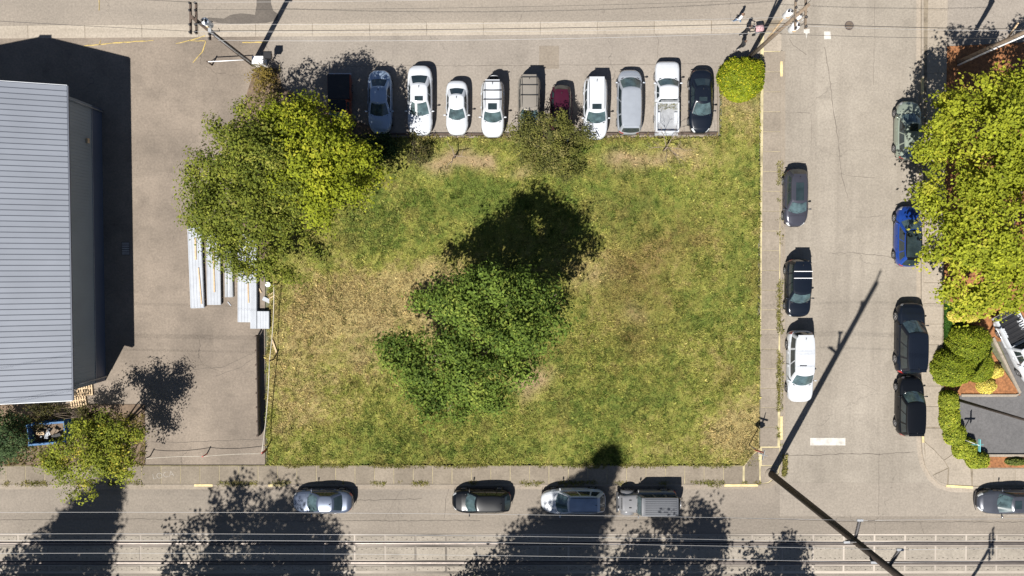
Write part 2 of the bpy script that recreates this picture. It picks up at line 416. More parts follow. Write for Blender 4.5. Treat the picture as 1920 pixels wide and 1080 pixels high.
es = sheet('east_sidewalk', [(1730, -700), (1768, -700), (1768, 802), (1792, 846), (1818, 876), (2600, 876), (2600, 911), (1795, 911), (1778, 909), (1762, 903), (1747, 890), (1737, 871), (1731, 848), (1730, 822)], 0.11, 'joint', thick=0.1)
slabs(es, PX(1730.5), PX(1767.5), PY(800), PY(-60), 1, 22, 0.131, 'walk_pale', gap=0.022)
slabs(es, PX(1822, 895), PX(2100, 895), PY(910, 1900), PY(877, 1900), 7, 1, 0.131, 'walk_pale', gap=0.022)
for pts in ([(1730.5, 802), (1768, 802), (1792, 846), (1768, 862), (1750, 843), (1731, 826)],
            [(1731, 827), (1750, 843), (1768, 862), (1776, 876), (1745, 891), (1734, 867)],
            [(1776, 877), (1746, 891), (1758, 902), (1772, 908), (1774, 908)],
            [(1768, 862), (1792, 846), (1818, 876), (1820, 910), (1776, 908), (1777, 876)]):
    poly_slab(es, pts, 0.131, 'walk_pale')
# pale concrete band along the north street
bandrot = R(0.42)
nb = link('concrete_band', slab_mesh('concrete_band', 180, 0.93, 0.03, 'joint'), None, (0, (y_band0 + y_band1) / 2 + 0.08, 0.0045), bandrot); tag(nb, kind='structure')
me = slab_mesh('slab', 4.2, 0.95, 0.03, 'band')
for i in range(-12, 11):
    if PX(1427) < i * 4.23 + 2.1: break
    link('slab', me, nb, (i * 4.23, 0, 0.012 + rs.uniform(0, .004)))
me2 = slab_mesh('slab', 3.75, 0.95, 0.03, 'band'); link('slab', me2, nb, (16.72, 0, .014))
for i in range(8): link('slab', me, nb, (PX(1770) + 2.2 + i * 4.23, 0.12, 0.014))

# ---- small flat things on the roads
sheet('asphalt_patch', [(481, -60), (507, -60), (508, 6), (512, 20), (522, 27), (520, 38), (500, 43), (440, 45), (408, 43), (384, 35), (392, 33), (420, 35), (432, 28), (452, 25), (478, 28), (481, 10)], 0.008, 'patch')
sheet('asphalt_patch', [(1011, 86), (1048, 86), (1048, 129), (1011, 129)], 0.011, 'walk_mid')
sheet('asphalt_patch', [(1473, 212), (1521, 212), (1521, 292), (1512, 303), (1473, 303)], 0.017, 'street')
sheet('stop_line', [(1519, 821), (1585, 821), (1585, 835), (1519, 835)], 0.018, 'white_paint')
sheet('road_marking', [(1545, 59), (1557, 59), (1558, 73), (1545, 74)], 0.017, 'white_paint')
sheet('road_marking', [(1507, 55), (1518, 54), (1518, 62), (1514, 63), (1512, 73), (1510, 62), (1507, 62)], 0.017, 'white_paint')
def stroke(name, pts, wd, z, mat, jit=0.0, seed=1):
    r = random.Random(seed); q = []
    for (x0, y0), (x1, y1) in zip(pts[:-1], pts[1:]):
        L = math.hypot(x1 - x0, y1 - y0); n = max(1, int(L / 7))
        for i in range(n): q.append((x0 + (x1 - x0) * i / n + r.uniform(-jit, jit), y0 + (y1 - y0) * i / n + r.uniform(-jit, jit)))
    q.append(pts[-1]); p = [P(*a) for a in q]; rows = []
    for i, a in enumerate(p):
        d = p[min(i + 1, len(p) - 1)] - p[max(i - 1, 0)]; nn = Vector((-d.y, d.x, 0)).normalized() * wd / 2 * r.uniform(.5, 1.3)
        rows.append([(a.x + nn.x, a.y + nn.y, z), (a.x - nn.x, a.y - nn.y, z)])
    mb = MB(); mb.grid(rows, False); return tag(mb.build(name, mat, None, fixn=False), kind='structure')
for i, (pts, wd) in enumerate((
    ([(1478, 70), (1487, 85), (1512, 103)], .04), ([(1546, 88), (1556, 150), (1563, 210), (1572, 270), (1578, 330), (1590, 372)], .055),
    ([(1572, 325), (1600, 331), (1640, 333)], .035), ([(1560, 475), (1600, 474), (1655, 480), (1720, 488)], .04), ([(1605, 408), (1660, 405)], .03),
    ([(1474, 853), (1530, 854), (1590, 850), (1650, 852), (1716, 847)], .06), ([(1648, 850), (1647, 965)], .035), ([(1640, 0), (1640, 60), (1637, 160)], .03),
    ([(1725, 977), (1732, 1000)], .04), ([(720, 975), (745, 930), (760, 912)], .035), ([(833, 972), (836, 935), (842, 912)], .04), ([(640, 937), (700, 938), (790, 935)], .035),
    ([(310, 705), (360, 693), (420, 688), (478, 660)], .045), ([(405, 705), (450, 690), (480, 668)], .04), ([(270, 828), (330, 830), (400, 827), (495, 824)], .04),
    ([(600, 124), (760, 124), (940, 123), (1180, 121), (1350, 118)], .03), ([(1228, 62), (1235, 75), (1233, 108)], .03), ([(960, 977), (1200, 975), (1400, 972), (1600, 978), (1920, 979)], .035),
    ([(0, 975), (220, 972), (420, 977), (900, 976)], .035), ([(1473, 303), (1512, 303), (1521, 292), (1521, 212), (1473, 212)], .03))):
    stroke('pavement_crack', pts, wd * .7, 0.0195, 'crack', 0.9, i)
for i, (pts, m) in enumerate((
    ([(158, 86), (188, 84), (190, 74), (186, 84), (225, 80), (288, 76)], 'spray_yellow'), ([(330, 82), (360, 75), (385, 67)], 'spray_yellow'),
    ([(355, 77), (386, 77)], 'spray_yellow'), ([(455, 80), (500, 79)], 'spray_yellow'), ([(186, 0), (186, 20)], 'spray_yellow'), ([(362, 118), (380, 98), (386, 78)], 'spray_yellow'))):
    stroke('utility_marking', pts, .07, 0.03, m, 0.6, 40 + i)
# chalked letters on the sidewalk
cu = bpy.data.curves.new('LOCA', 'FONT'); cu.body = 'LOCA'; cu.size = 0.62; cu.extrude = 0.001; cu.offset = -0.012
to = bpy.data.objects.new('tmp', cu); C.objects.link(to)
bpy.context.view_layer.update()
me = bpy.data.meshes.new_from_object(to.evaluated_get(bpy.context.evaluated_depsgraph_get())); bpy.data.objects.remove(to)
me.materials.append(MAT['spray_white'])
lo = link('sidewalk_lettering', me, None, (*P(288, 898).xy, 0.137), R(9)); tag(lo, kind='structure')
# manhole
mh = thing('manhole_cover', 'round slotted iron manhole cover in the side street', 'manhole', (*P(1592, 48).xy, 0.012))
MB().lathe([(.34, 0), (.34, .014), (.29, .014), (.29, .006)], n=28).build('rim', 'iron', mh)
MB().lathe([(.285, 0), (.285, .008)], n=28).build('lid', 'groove', mh)
for i in range(-3, 4):
    hw = math.sqrt(.26 ** 2 - (i * .07) ** 2); MB().box((0, i * .07, .011), (hw * 2, .034, .006)).build('bar', 'wood', mh)
dg = thing('drain_grate', 'square rusty drain grate in the shade beside the metal building', 'drain', (*P(236, 466).xy, 0.009))
MB().box((0, 0, .008), (.62, 1.0, .016)).build('frame', 'iron', dg)
for i in range(7): MB().box((0, -.4 + i * .133, .02), (.54, .06, .012)).build('bar', 'galv', dg)

# ---- tram track: rails, flangeways, slabs with lifting slots
def rail(py):
    y = PY(py)
    tr = MB().box((0, y, .045), (280, .06, .05)).build('rail', 'rail'); tag(tr, kind='structure')
    for s in (1, -1): tag(MB().box((0, y + s * .085, .035), (280, .09, .03)).build('flangeway', 'groove'), kind='structure')
rail(1019); rail(1055)
pw = 57.3 / 25
for y0, y1, slots in ((1004, 1014, 1), (1024.5, 1050, 2), (1060.5, 1071, 1)):
    a, b = PY(y1), PY(y0)
    nbed = link('track_slab_row', slab_mesh('track_slab_row', 200, b - a + .02, .01, 'joint_pale'), None, (0, (a + b) / 2, 0.03)); tag(nbed, kind='structure')
    me = slab_mesh('slab', pw - .12, b - a - .04, .03, 'trackslab'); mb = MB()
    for j in range(slots):
        yy = 0 if slots == 1 else (-.36 + .72 * j)
        for i, xx in enumerate((-.9, -.58, -.25, .12, .5, .85)):
            o = .13 * (1 if (i + j) % 2 else -1) * (1 if slots == 1 else .5)
            mb.box((xx, yy + o * .5, .004), (.13 if i % 3 == 1 else .06, .04, .004))
    sm = mb.mesh('lifting_slots', 'groove')
    for i in range(-18, 30):
        x = PX(550 + 57.3 * i, 1030) + (pw / 2) + 0.02
        s_ = link('slab', me, nbed, (x, 0, .03 + rs.uniform(-.003, .003)))
        link('lifting_slots', sm, s_, (0, 0, 0.001))

# ---- east property: beds, sealed lot, drive
sheet('bark_bed', [(1769, 88), (2300, 60), (2300, 640), (1769, 640)], 0.10, 'mulch')
sheet('bark_bed', [(1769, 640), (1846, 640), (1912, 741), (1769, 741)], 0.105, 'mulch')
sheet('drive_apron', [(1769, -20), (2300, -20), (2300, 62), (1769, 90)], 0.02, 'lot')
sheet('sealed_lot', [(1769, 741), (1903, 741), (1912, 735), (1846, 580), (2300, 560), (2300, 851), (1840, 851), (1786, 800)], 0.085, 'dark_lot')
sweep('kerb', [(1800, 741), (1902, 741), (1910, 736), (1860, 633)], 0.2, 0.05, 0.2, 'walk_pale')
sweep('kerb', [(1838, 853), (2300, 853)], 0.2, 0.05, 0.2, 'walk_pale')
sheet('bark_bed', [(1832, 855), (2300, 855), (2300, 876), (1832, 876)], 0.12, 'mulch')
sheet('planting_soil', [(-900, 758), (272, 758), (272, 872), (-900, 872)], 0.05, 'soil')
sheet('planting_soil', [(478, 128), (520, 128), (530, 165), (700, 240), (740, 300), (640, 420), (520, 520), (430, 420), (440, 250)], 0.045, 'soil')
# parking kerb along the lawn
sweep('timber_edging', [(690, 251), (900, 252), (1346, 250)], 0.14, 0.0, 0.13, 'darkwood')
sweep('concrete_edging', [(690, 256), (900, 257), (1346, 255)], 0.16, 0.0, 0.07, 'walk_mid')
sweep('timber_edging', [(1346, 250), (1346, 165), (1350, 140), (1362, 126), (1382, 118)], 0.12, 0.0, 0.12, 'walk_mid')

# ================================================================== LAWN
BLOBS_DRY = [(690, 560, 160, 56, .75), (600, 600, 110, 60, .28), (820, 510, 80, 34, .9), (560, 700, 60, 100, .34), (640, 620, 80, 60, .28), (780, 610, 60, 60, .35),
             (1375, 815, 70, 55, 1.0), (1405, 770, 34, 40, .6), (575, 770, 80, 50, .35), (520, 760, 20, 120, .3), (1260, 300, 60, 20, .35), (1395, 235, 40, 35, .35),
             (1110, 500, 50, 26, .55), (1340, 680, 40, 50, .2), (1170, 700, 60, 40, .15), (660, 690, 60, 40, .35), (1020, 745, 40, 40, .25),
             (900, 370, 120, 45, -.35), (730, 440, 90, 70, -.12), (1180, 400, 120, 70, -.12), (860, 850, 200, 22, -.15), (720, 820, 120, 50, -.15), (1080, 770, 80, 80, -.2),
             (1200, 760, 120, 70, -.15), (1100, 270, 60, 20, -.1), (960, 480, 120, 80, -.1), (1250, 610, 70, 40, -.1)]
BLOBS_BROWN = [(1180, 545, 80, 70, .6), (1230, 470, 60, 50, .45), (1190, 640, 40, 40, .4), (650, 520, 60, 30, .2), (1165, 350, 18, 90, .3), (1300, 450, 60, 40, .25), (1205, 380, 14, 60, .3)]
BLOBS_SOIL = [(905, 312, 26, 13, 1.1), (850, 306, 46, 17, 1.1), (985, 320, 16, 14, .5), (1165, 302, 34, 15, .9), (1250, 292, 60, 16, .8), (995, 715, 30, 30, 1.1), (840, 540, 60, 26, .35),
              (1365, 180, 22, 34, .8), (1120, 515, 34, 20, .35), (1185, 590, 16, 18, .4), (800, 600, 30, 60, .35), (700, 640, 40, 60, .3), (800, 300, 30, 10, .5), (1400, 195, 22, 20, .6)]
def blobs(px, py, L):
    o = np.zeros_like(px)
    for cx, cy, rx, ry, a in L: o += a * np.exp(-((px - cx) / rx) ** 2 - ((py - cy) / ry) ** 2)
    return o
G_ = np.array
def lawn_color(x, y):
    px, py = to_px(x, y); px = np.asarray(px); py = np.asarray(py)
    jx = (vnoise(x, y, .5, 5) - .5) * 50; jy = (vnoise(x, y, .5, 9) - .5) * 50
    qx, qy = px + jx, py + jy
    n1 = vnoise(x, y, .28, 1); n2 = vnoise(x, y, 1.3, 2); n3 = vnoise(x, y, 4.0, 3, 2); n4 = vnoise(x, y, .5, 21)
    d = .37 + (n1 - .5) * .5 + (n2 - .5) * .65 + (n3 - .5) * .75 + blobs(qx, qy, BLOBS_DRY)
    d = np.clip(d, 0, 1)[:, None]
    gr, yg, st = G_([.102, .134, .026]), G_([.222, .220, .050]), G_([.33, .26, .112])
    c = np.where(d < .45, gr + (yg - gr) * (d / .45), yg + (st - yg) * ((d - .45) / .55))
    b = np.clip(blobs(qx, qy, BLOBS_BROWN) * .75 * (.6 + n2) + (n4 > .66) * .22, 0, .85)[:, None]
    c = c + (G_([.17, .105, .045]) - c) * b
    s = np.clip((blobs(qx, qy, BLOBS_SOIL)) * (.55 + n2 * .9), 0, .95)[:, None]
    c = c + (G_([.30, .215, .125]) - c) * s
    return c * 1.2 * (.72 + .56 * vnoise(x, y, 2.5, 7, 3))[:, None], s[:, 0]
def lawn_mask(x, y):
    px, py = to_px(x, y); j = (vnoise(x, y, 1.5, 33) - .5) * 12
    left = np.interp(py, [250, 520, 560, 680, 845, 872], [500, 500, 503, 500, 500, 500])
    return ((py > 257 + j * .3) & (px > left + j) & (px < 1424.5) & (py < 872)) | ((px > 1349) & (px < 1424.5) & (py > 128 + j) & (py < 300))
st = 0.2
gx = np.arange(PX(490), PX(1426), st); gy = np.arange(PY(873.5), PY(112), st)
XX, YY = np.meshgrid(gx, gy); xs_, ys_ = XX.ravel(), YY.ravel()
colr, soil = lawn_color(xs_, ys_)
zz = .085 + (vnoise(xs_, ys_, .35, 4) - .5) * .06 + (vnoise(xs_, ys_, 2.2, 8) - .5) * .05
ok = lawn_mask(xs_, ys_).reshape(XX.shape); nx_ = len(gx)
T = []
for j in range(len(gy) - 1):
    for i in range(nx_ - 1):
        if ok[j, i] and ok[j, i + 1] and ok[j + 1, i] and ok[j + 1, i + 1]:
            a = j * nx_ + i; T += [(a, a + 1, a + nx_ + 1), (a, a + nx_ + 1, a + nx_)]
def turfmat():
    m, nt, b = newmat('turf'); at = nt.nodes.new('ShaderNodeAttribute'); at.attribute_name = 'Col'; pos = position(nt)
    f = noise(nt, pos, 11, 3, .7); f2 = noise(nt, pos, 3.5, 3, .6)
    c = mixc(nt, remap(nt, f, .3, .7, 0.0, .55), at.outputs['Color'], (.05, .058, .016))
    c = mixc(nt, remap(nt, f2, .52, .75, 0.0, .35), c, (.05, .06, .016))
    nt.links.new(c, b.inputs['Base Color']); b.inputs['Roughness'].default_value = .95; b.inputs['Specular IOR Level'].default_value = .1
    bp = nt.nodes.new('ShaderNodeBump'); bp.inputs['Strength'].default_value = .9; bp.inputs['Distance'].default_value = .06
    nt.links.new(noise(nt, pos, 7, 4, .7), bp.inputs['Height']); nt.links.new(bp.outputs[0], b.inputs['Normal'])
    return m
MAT['turf'] = turfmat()
me = np_mesh('lawn', np.stack([xs_, ys_, zz], 1), T, 'turf', colr)
me.polygons.foreach_set('use_smooth', np.ones(len(me.polygons), bool))
tag(link('lawn', me), kind='structure')
def tufts(name, n, box, maskf, colf, seed, hh=(.04, .11), wd=.035, z0=.075):
    r = np.random.default_rng(seed); x = r.uniform(box[0], box[1], n); y = r.uniform(box[2], box[3], n)
    k = maskf(x, y); x, y = x[k], y[k]; c, soil = colf(x, y)
    k = r.random(len(x)) > soil * .9; x, y, c = x[k], y[k], c[k]; n = len(x)
    h = r.uniform(hh[0], hh[1], n) * (.7 + .6 * vnoise(x, y, .8, 12)); Vs, Ts, Cs = [], [], []
    cv = r.uniform(.55, 1.5, n)[:, None]
    for b in range(3):
        a = r.uniform(0, 2 * np.pi, n); lean = r.uniform(.3, 1.5, n) * h; wdt = wd * r.uniform(.6, 1.6, n)
        ox, oy = r.normal(0, .03, n), r.normal(0, .03, n)
        dx, dy = np.cos(a), np.sin(a); bx, by = x + ox, y + oy
        V = np.empty((n, 3, 3)); V[:, 0] = np.stack([bx - dy * wdt, by + dx * wdt, np.full(n, z0)], 1); V[:, 1] = np.stack([bx + dy * wdt, by - dx * wdt, np.full(n, z0)], 1)
        V[:, 2] = np.stack([bx + dx * lean, by + dy * lean, z0 + h], 1)
        Vs.append(V.reshape(-1, 3)); Cs.append(np.repeat(c * cv * r.uniform(.8, 1.2, (n, 1)), 3, 0))
    V = np.concatenate(Vs); T = np.arange(len(V)).reshape(-1, 3)
    return link(name, np_mesh(name, V, T, 'grass', np.clip(np.concatenate(Cs), 0, 1)))
o = tufts('lawn_grass', 150000, (PX(495), PX(1425), PY(872), PY(120)), lawn_mask, lawn_color, 5)
tag(o, 'patchy green and straw-coloured grass covering the open lot', 'grass', kind='stuff')
def clump_mask(x, y): return lawn_mask(x, y) & (vnoise(x, y, 2.6, 51, 2) > .58)
def clump_col(x, y):
    c, so = lawn_color(x, y); k = (vnoise(x, y, .9, 52, 2) > .5)[:, None]
    return np.where(k, c * .55 + G_([.01, .03, .0]), c * 1.1 + G_([.06, .045, .02])), so
o = tufts('lawn_weeds', 42000, (PX(495), PX(1425), PY(872), PY(120)), clump_mask, clump_col, 15, hh=(.07, .17), wd=.05)
tag(o, 'coarser weed and straw clumps dotted through the lawn', 'weeds', kind='stuff')
def green_col(x, y): return np.tile(G_([.05, .12, .018]), (len(x), 1)), np.zeros(len(x))
sheet('verge_lawn', [(1769, 560), (1800, 575), (1806, 650), (1772, 664)], 0.12, 'ground')
o = tufts('verge_grass', 5000, (PX(1769, 600), PX(1806, 600), PY(664, 1790), PY(570, 1790)), lambda x, y: x > -99, green_col, 6, z0=.115)
tag(o, 'short dark green grass strip beside the pale sidewalk', 'grass', kind='stuff')
def weed_mask(x, y):
    px, py = to_px(x, y); n = vnoise(x, y, .7, 77)
    return ((np.abs(px - 1460.5) < 3.5 + 3 * n) & (n > .52) & (py < 900)) | ((np.abs(py - 906) < 2.5 + 3 * n) & (n > .55) & (px < 1440)) | ((np.abs(py - 873) < 3) & (n > .5) & (px > 500) & (px < 1400)) | ((np.abs(px - 1470) < 5) & (np.abs(py - 872) < 20))
def weed_col(x, y):
    n = vnoise(x, y, 1.5, 5)[:, None]; return G_([.10, .13, .02]) * (1 - n) + G_([.34, .28, .10]) * n, np.zeros(len(x))
o = tufts('kerb_weeds', 330000, (PX(0), PX(1480), PY(910), PY(300)), weed_mask, weed_col, 8, hh=(.05, .14), z0=.09)
tag(o, 'dry weeds growing along the kerb and sidewalk joints', 'weeds', kind='stuff')
def rough_mask(x, y):
    px, py = to_px(x, y); n = vnoise(x, y, .5, 3)
    return ((px < 272) & (py > 775) & (py < 874)) | ((px > 478) & (px < 525) & (py > 130) & (py < 190) & (n > .4)) | ((px > 690) & (px < 1350) & (np.abs(py - 261) < 6) & (n > .4))
def rough_col(x, y):
    n = vnoise(x, y, .8, 15)[:, None]; return G_([.10, .12, .02]) * (1 - n) + G_([.33, .24, .10]) * n, np.zeros(len(x))
o = tufts('rough_grass', 60000, (PX(-40), PX(1350), PY(874), PY(128)), rough_mask, rough_col, 9, hh=(.08, .3), z0=.04)
tag(o, 'long dry straw grass in the planting strips', 'grass', kind='stuff')

# ================================================================== METAL BUILDING
bx1 = P(194, 450).x; by0, by1 = P(194, 713).y, P(194, 205).y; EH = 4.97; RH = 7.35; xr = bx1 + .37 - 7.15; bx0 = 2 * xr - bx1
bd = thing('metal_building', 'grey metal building with ribbed roof, pale walls and dark lower band', 'building', (0, 0, 0))
MAT['roof'] = M('grey_roof_metal', (0.222, 0.240, 0.275), .6, .05, .4, metal=.15, perobj=.035)
MAT['rib'] = M('roof_seam_metal', (0.10, 0.11, 0.135), .5, .05, .4, metal=.15)
MAT['wallm'] = M('pale_wall_metal', (0.27, 0.315, 0.35), .55, .06, .5)
MAT['wains'] = M('navy_wall_metal', (0.09, 0.11, 0.16), .5, .06, .5)
MAT['trim'] = M('white_trim', (0.72, 0.74, 0.76), .45, .04, 1)
wall = MB()
wall.box(((bx0 + bx1) / 2, (by0 + by1) / 2, 1.35 + (EH - 1.42) / 2), (bx1 - bx0, by1 - by0, EH - 1.42))
for yy in (by0 + .01, by1 - .01):
    wall.add([(bx0, yy, EH - .1), (bx1, yy, EH - .1), (xr, yy, RH - .12)], [(0, 1, 2)])
wo_ = wall.build('wall', 'wallm', bd)
n = 88; rb = MB()
for i in range(n + 1):
    y = by0 + (by1 - by0) * i / n
    rb.box((bx1 + .012, y, 1.36 + (EH - 1.5) / 2), (.035, .05, EH - 1.5))
rb.build('wall_ribs', 'wallm', wo_)
wb = MB().box(((bx0 + bx1) / 2, (by0 + by1) / 2, .675), (bx1 - bx0 + .03, by1 - by0 + .03, 1.35)).build('wainscot', 'wains', bd)
MB().box((bx1 + .03, (by0 + by1) / 2, 1.36), (.05, by1 - by0 + .05, .05)).build('trim_strip', 'grey_metal', bd)
gy0, gy1 = by0 - .62, by1 + .55; ov = .37; slope = math.atan2(RH - EH, xr - (bx1 + ov)) ; sl = math.hypot(7.15, RH - EH)
ang = math.atan2(RH - EH, 7.15)
np_ = 58; pwid = (gy1 - gy0) / np_
roof = MB()
for s in (1, -1):
    xe = xr + s * 7.15
    roof.add([(xr, gy0, RH - .05), (xe, gy0, EH - .05), (xe, gy1, EH - .05), (xr, gy1, RH - .05), (xr, gy0, RH - .16), (xe, gy0, EH - .16), (xe, gy1, EH - .16), (xr, gy1, RH - .16)],
             [(0, 1, 2, 3), (4, 5, 6, 7), (0, 1, 5, 4), (3, 2, 6, 7), (1, 2, 6, 5)])
ro = roof.build('roof', 'roof', bd)
pm = MB().box((0, 0, -.03), (sl, pwid - .012, .025)).mesh('panel', 'roof')
rm = MB().box((0, pwid / 2, -.008), (sl, .04, .035)).mesh('seam', 'rib')
for s in (1, -1):
    for i in range(np_):
        y = gy0 + pwid * (i + .5)
        p_ = link('panel', pm, ro, (xr + s * 7.15 / 2, y, (RH + EH) / 2 + .0)); p_.rotation_euler = (0, s * ang, 0)
        s_ = link('seam', rm, p_)
MB().tube([(xr, gy0, RH + .03), (xr, gy1, RH + .03)], .16, 8).build('ridge_cap', 'roof', ro)
MB().box((xr, gy1 - 1.2, RH + .2), (.9, 2.2, .35)).build('ridge_vent', 'grey_metal', ro)
MB().box((bx1 + ov + .05, (gy0 + gy1) / 2, EH - .07), (.1, gy1 - gy0, .1)).build('gutter', 'rib', bd)
for yy in (gy0 - .03, gy1 + .03):
    for s in (1, -1):
        MB().beam((xr, yy, RH - .08), (xr + s * 7.15, yy, EH - .08), .06, .16).build('barge_trim', 'trim', bd)
MB().tube([(bx1 + .12, by0 + .3, .05), (bx1 + .12, by0 + .3, EH - .2)], .05).build('downpipe', 'grey_metal', bd)
MB().tube([(bx1 + .12, by1 - .2, .05), (bx1 + .12, by1 - .2, EH - .2)], .05).build('downpipe', 'grey_metal', bd)
lx = MB().box((bx1 + .09, P(170, 264, 2).y, 2.05), (.16, .34, .26)).build('wall_lamp', 'lumber', bd)
MB().box(((bx0 + bx1) / 2 - 1, by1 + .03, 1.6), (3.6, .06, 3.2)).build('roller_door', 'grey_metal', bd)

# ================================================================== VEHICLES
PAINTS = {}
def paint(col, metal=0.0, rough=.3):
    k = (col, metal, rough)
    if k not in PAINTS: PAINTS[k] = M('car_paint', col, rough, .05, 2.5, metal=metal, coat=.7 if sum(col) > .2 else .25, spec=.5 if sum(col) > .2 else .3)
    return PAINTS[k]
MAT['glass'] = M('dark_car_glass', (0.022, 0.034, 0.038), .06, .35, 1.4, spec=.7, coat=.3)
MAT['screen'] = M('windscreen_glass', (0.055, 0.085, 0.09), .06, .55, 2.2, spec=.7, coat=.3)  # teal-grey base stands in for reflected sky and the pale dash behind
MAT['tyre'] = M('tyre_rubber', (0.018, 0.018, 0.018), .85, .2, 4)
MAT['rim'] = M('alloy_rim', (0.5, 0.5, 0.51), .35, .1, 4, metal=.6)
MAT['lamp'] = M('headlamp_lens', (0.55, 0.57, 0.58), .15, .2, 6, coat=.5)
MAT['tail'] = M('tail_lamp_lens', (0.35, 0.02, 0.02), .2, .2, 6, coat=.5)
MAT['trimb'] = M('black_trim', (0.016, 0.016, 0.018), .55, .2, 4)
WHEEL = {}
def wheel_meshes(r):
    if r in WHEEL: return WHEEL[r]
    t = MB().lathe([(r * .62, -.1), (r * .93, -.105), (r, -.07), (r, .07), (r * .93, .105), (r * .62, .1)], axis='Y', n=20).mesh('wheel', 'tyre')
    m = MB(); m.lathe([(r * .64, .075), (r * .64, .104), (r * .58, .104), (r * .56, .085)], axis='Y', n=20)
    m.lathe([(r * .16, .08), (r * .16, .106)], axis='Y', n=10)
    for k in range(5):
        a = k * 2 * math.pi / 5; m.beam((0, .094, 0), (math.cos(a) * r * .6, .094, math.sin(a) * r * .6), .02, r * .17)
    WHEEL[r] = (t, m.mesh('rim', 'rim')); return WHEEL[r]
def interp(x, pts):
    xs, ys = zip(*pts); return float(np.interp(x, xs, ys))

def make_car(name, label, cat, px, py, heading, L, W, H, body, kind='sedan', group='parked cars', roofcol=None, glassroof=False, sunroof=None, rails=False,
             bars=None, spare=False, extras=None, wheel_r=.32, nose=5.0, tailn=6.0, zc=.7):
    loc = P(px, py, zc); c = thing(name, label, cat, (loc.x, loc.y, .014), R(heading), group)
    pm = body; hl = L / 2; hw = W / 2
    K = dict(
        sedan=dict(top=[(-.5, .62), (-.485, .86), (-.44, .97), (-.29, .99), (.16, .97), (.30, .92), (.43, .80), (.48, .68), (.5, .52)], gb=(-.36, .235), gt=(-.20, .045), roof=H),
        hatch=dict(top=[(-.5, .60), (-.49, .88), (-.46, .98), (.2, .99), (.33, .93), (.44, .80), (.485, .66), (.5, .5)], gb=(-.475, .275), gt=(-.37, .085), roof=H),
        suv=dict(top=[(-.5, .62), (-.492, .98), (-.46, 1.06), (.18, 1.06), (.36, 1.0), (.45, .92), (.488, .75), (.5, .55)], gb=(-.475, .245), gt=(-.435, .09), roof=H),
        van=dict(top=[(-.5, .6), (-.492, .95), (-.46, 1.02), (.25, 1.02), (.38, .94), (.46, .80), (.49, .66), (.5, .5)], gb=(-.48, .345), gt=(-.42, .17), roof=H),
        pickup=dict(top=[(-.5, .58), (-.493, .64), (-.085, .64), (-.08, 1.02), (.2, 1.04), (.38, 1.02), (.46, .95), (.49, .78), (.5, .55)], gb=(-.085, .235), gt=(-.055, .12), roof=H),
        jeep=dict(top=[(-.5, .6), (-.495, .98), (-.47, 1.05), (.16, 1.08), (.42, 1.04), (.44, .9), (.49, .62), (.5, .5)], gb=(-.49, .185), gt=(-.485, .13), roof=H),
    )[kind]
    box_ = kind in ('pickup', 'jeep', 'suv', 'van')
    wx = (-.30 * L if kind != 'pickup' else -.29 * L, .305 * L if kind != 'jeep' else .33 * L)
    def wfun(x):
        t = abs(x) / hl * .992; n = nose if x > 0 else tailn
        base = max(0, 1 - t ** (n * (1.6 if box_ else 1.0))) ** (1 / 2.6)
        if kind == 'jeep': base = base if x < .17 * L else (.80 - .12 * (x / L - .17) / .3) * min(1, base * 1.3)
        return hw * base
    def arch(x):
        z = 0
        for xw in wx:
            rr = wheel_r + .055; d = abs(x - xw)
            if d < rr: z = max(z, wheel_r + math.sqrt(rr * rr - d * d))
        return z
    def section(x):
        t = x / L; zt = interp(t, K['top']); w = wfun(x)
        zb = .2 + .1 * max(0, abs(t) - .4) / .1; ar = arch(x); crown = .045 if not box_ else .035
        zs = zt - (.035 if not box_ else .02)
        pr = [(0, zt + crown), (.35 * w, zt + crown * .9), (.68 * w, zt + crown * .4), (.86 * w, zs + .015), (.955 * w, zs - .055), (1.0 * w, zb + .62 * (zs - zb)), (1.005 * w, zb + .36 * (zs - zb)), (.97 * w, zb + .08), (.85 * w, zb), (0, zb)]
        return [(y, max(z, min(ar, zs - .1)) if i >= 5 else z) for i, (y, z) in enumerate(pr)]
    xs = sorted(set([-hl, -hl * .995, -hl * .985, -hl * .97, -hl * .945, -hl * .91] + [hl * v for v in np.linspace(-.87, .87, 31)] + [hl * .91, hl * .945, hl * .97, hl * .985, hl * .995, hl]
                    + [xw + s * (wheel_r + .05) * k for xw in wx for s in (-1, 1) for k in (.4, .75, .97)] + ([-.0825 * L, -.088 * L] if kind == 'pickup' else [])))
    rows = []
    for x in xs:
        s = section(x); rows.append([(x, y, z) for y, z in s] + [(x, -y, z) for y, z in reversed(s[1:-1])])
    mb = MB(); mb.grid(rows, True, True); nr = len(rows[0])
    mb.f.append(tuple(range(nr))); mb.smooth.append(False); e = (len(rows) - 1) * nr; mb.f.append(tuple(range(e, e + nr))); mb.smooth.append(False)
    bo = mb.build('body', pm, c)
    def patch(x0, x1, i0, i1, side, off=.006, n=6):
        """patch lying on the body shell between two stations and two profile heights"""
        out = []
        for x in np.linspace(x0, x1, n):
            s = section(x); r = []
            for i in np.linspace(i0, i1, 5):
                k = min(int(i), 8); f = i - k; y = s[k][0] * (1 - f) + s[k + 1][0] * f; z = s[k][1] * (1 - f) + s[k + 1][1] * f
                ny = (s[min(k + 1, 9)][1] - s[k][1]); nz = -(s[min(k + 1, 9)][0] - s[k][0]); l = math.hypot(ny, nz) or 1
                r.append((x + (off if x > 0 else -off) * .6, side * (y - ny / l * off), z - nz / l * off))
            out.append(r)
        return out
    def part(nm, rows, mat, par=c): m = MB(); m.grid(rows, True); return m.build(nm, mat, par, fixn=False)
    # under-tray, bumpers, lamps
    MB().box((0, 0, .32), (L * .86, W * .8, .2)).build('underbody', 'trimb', c)
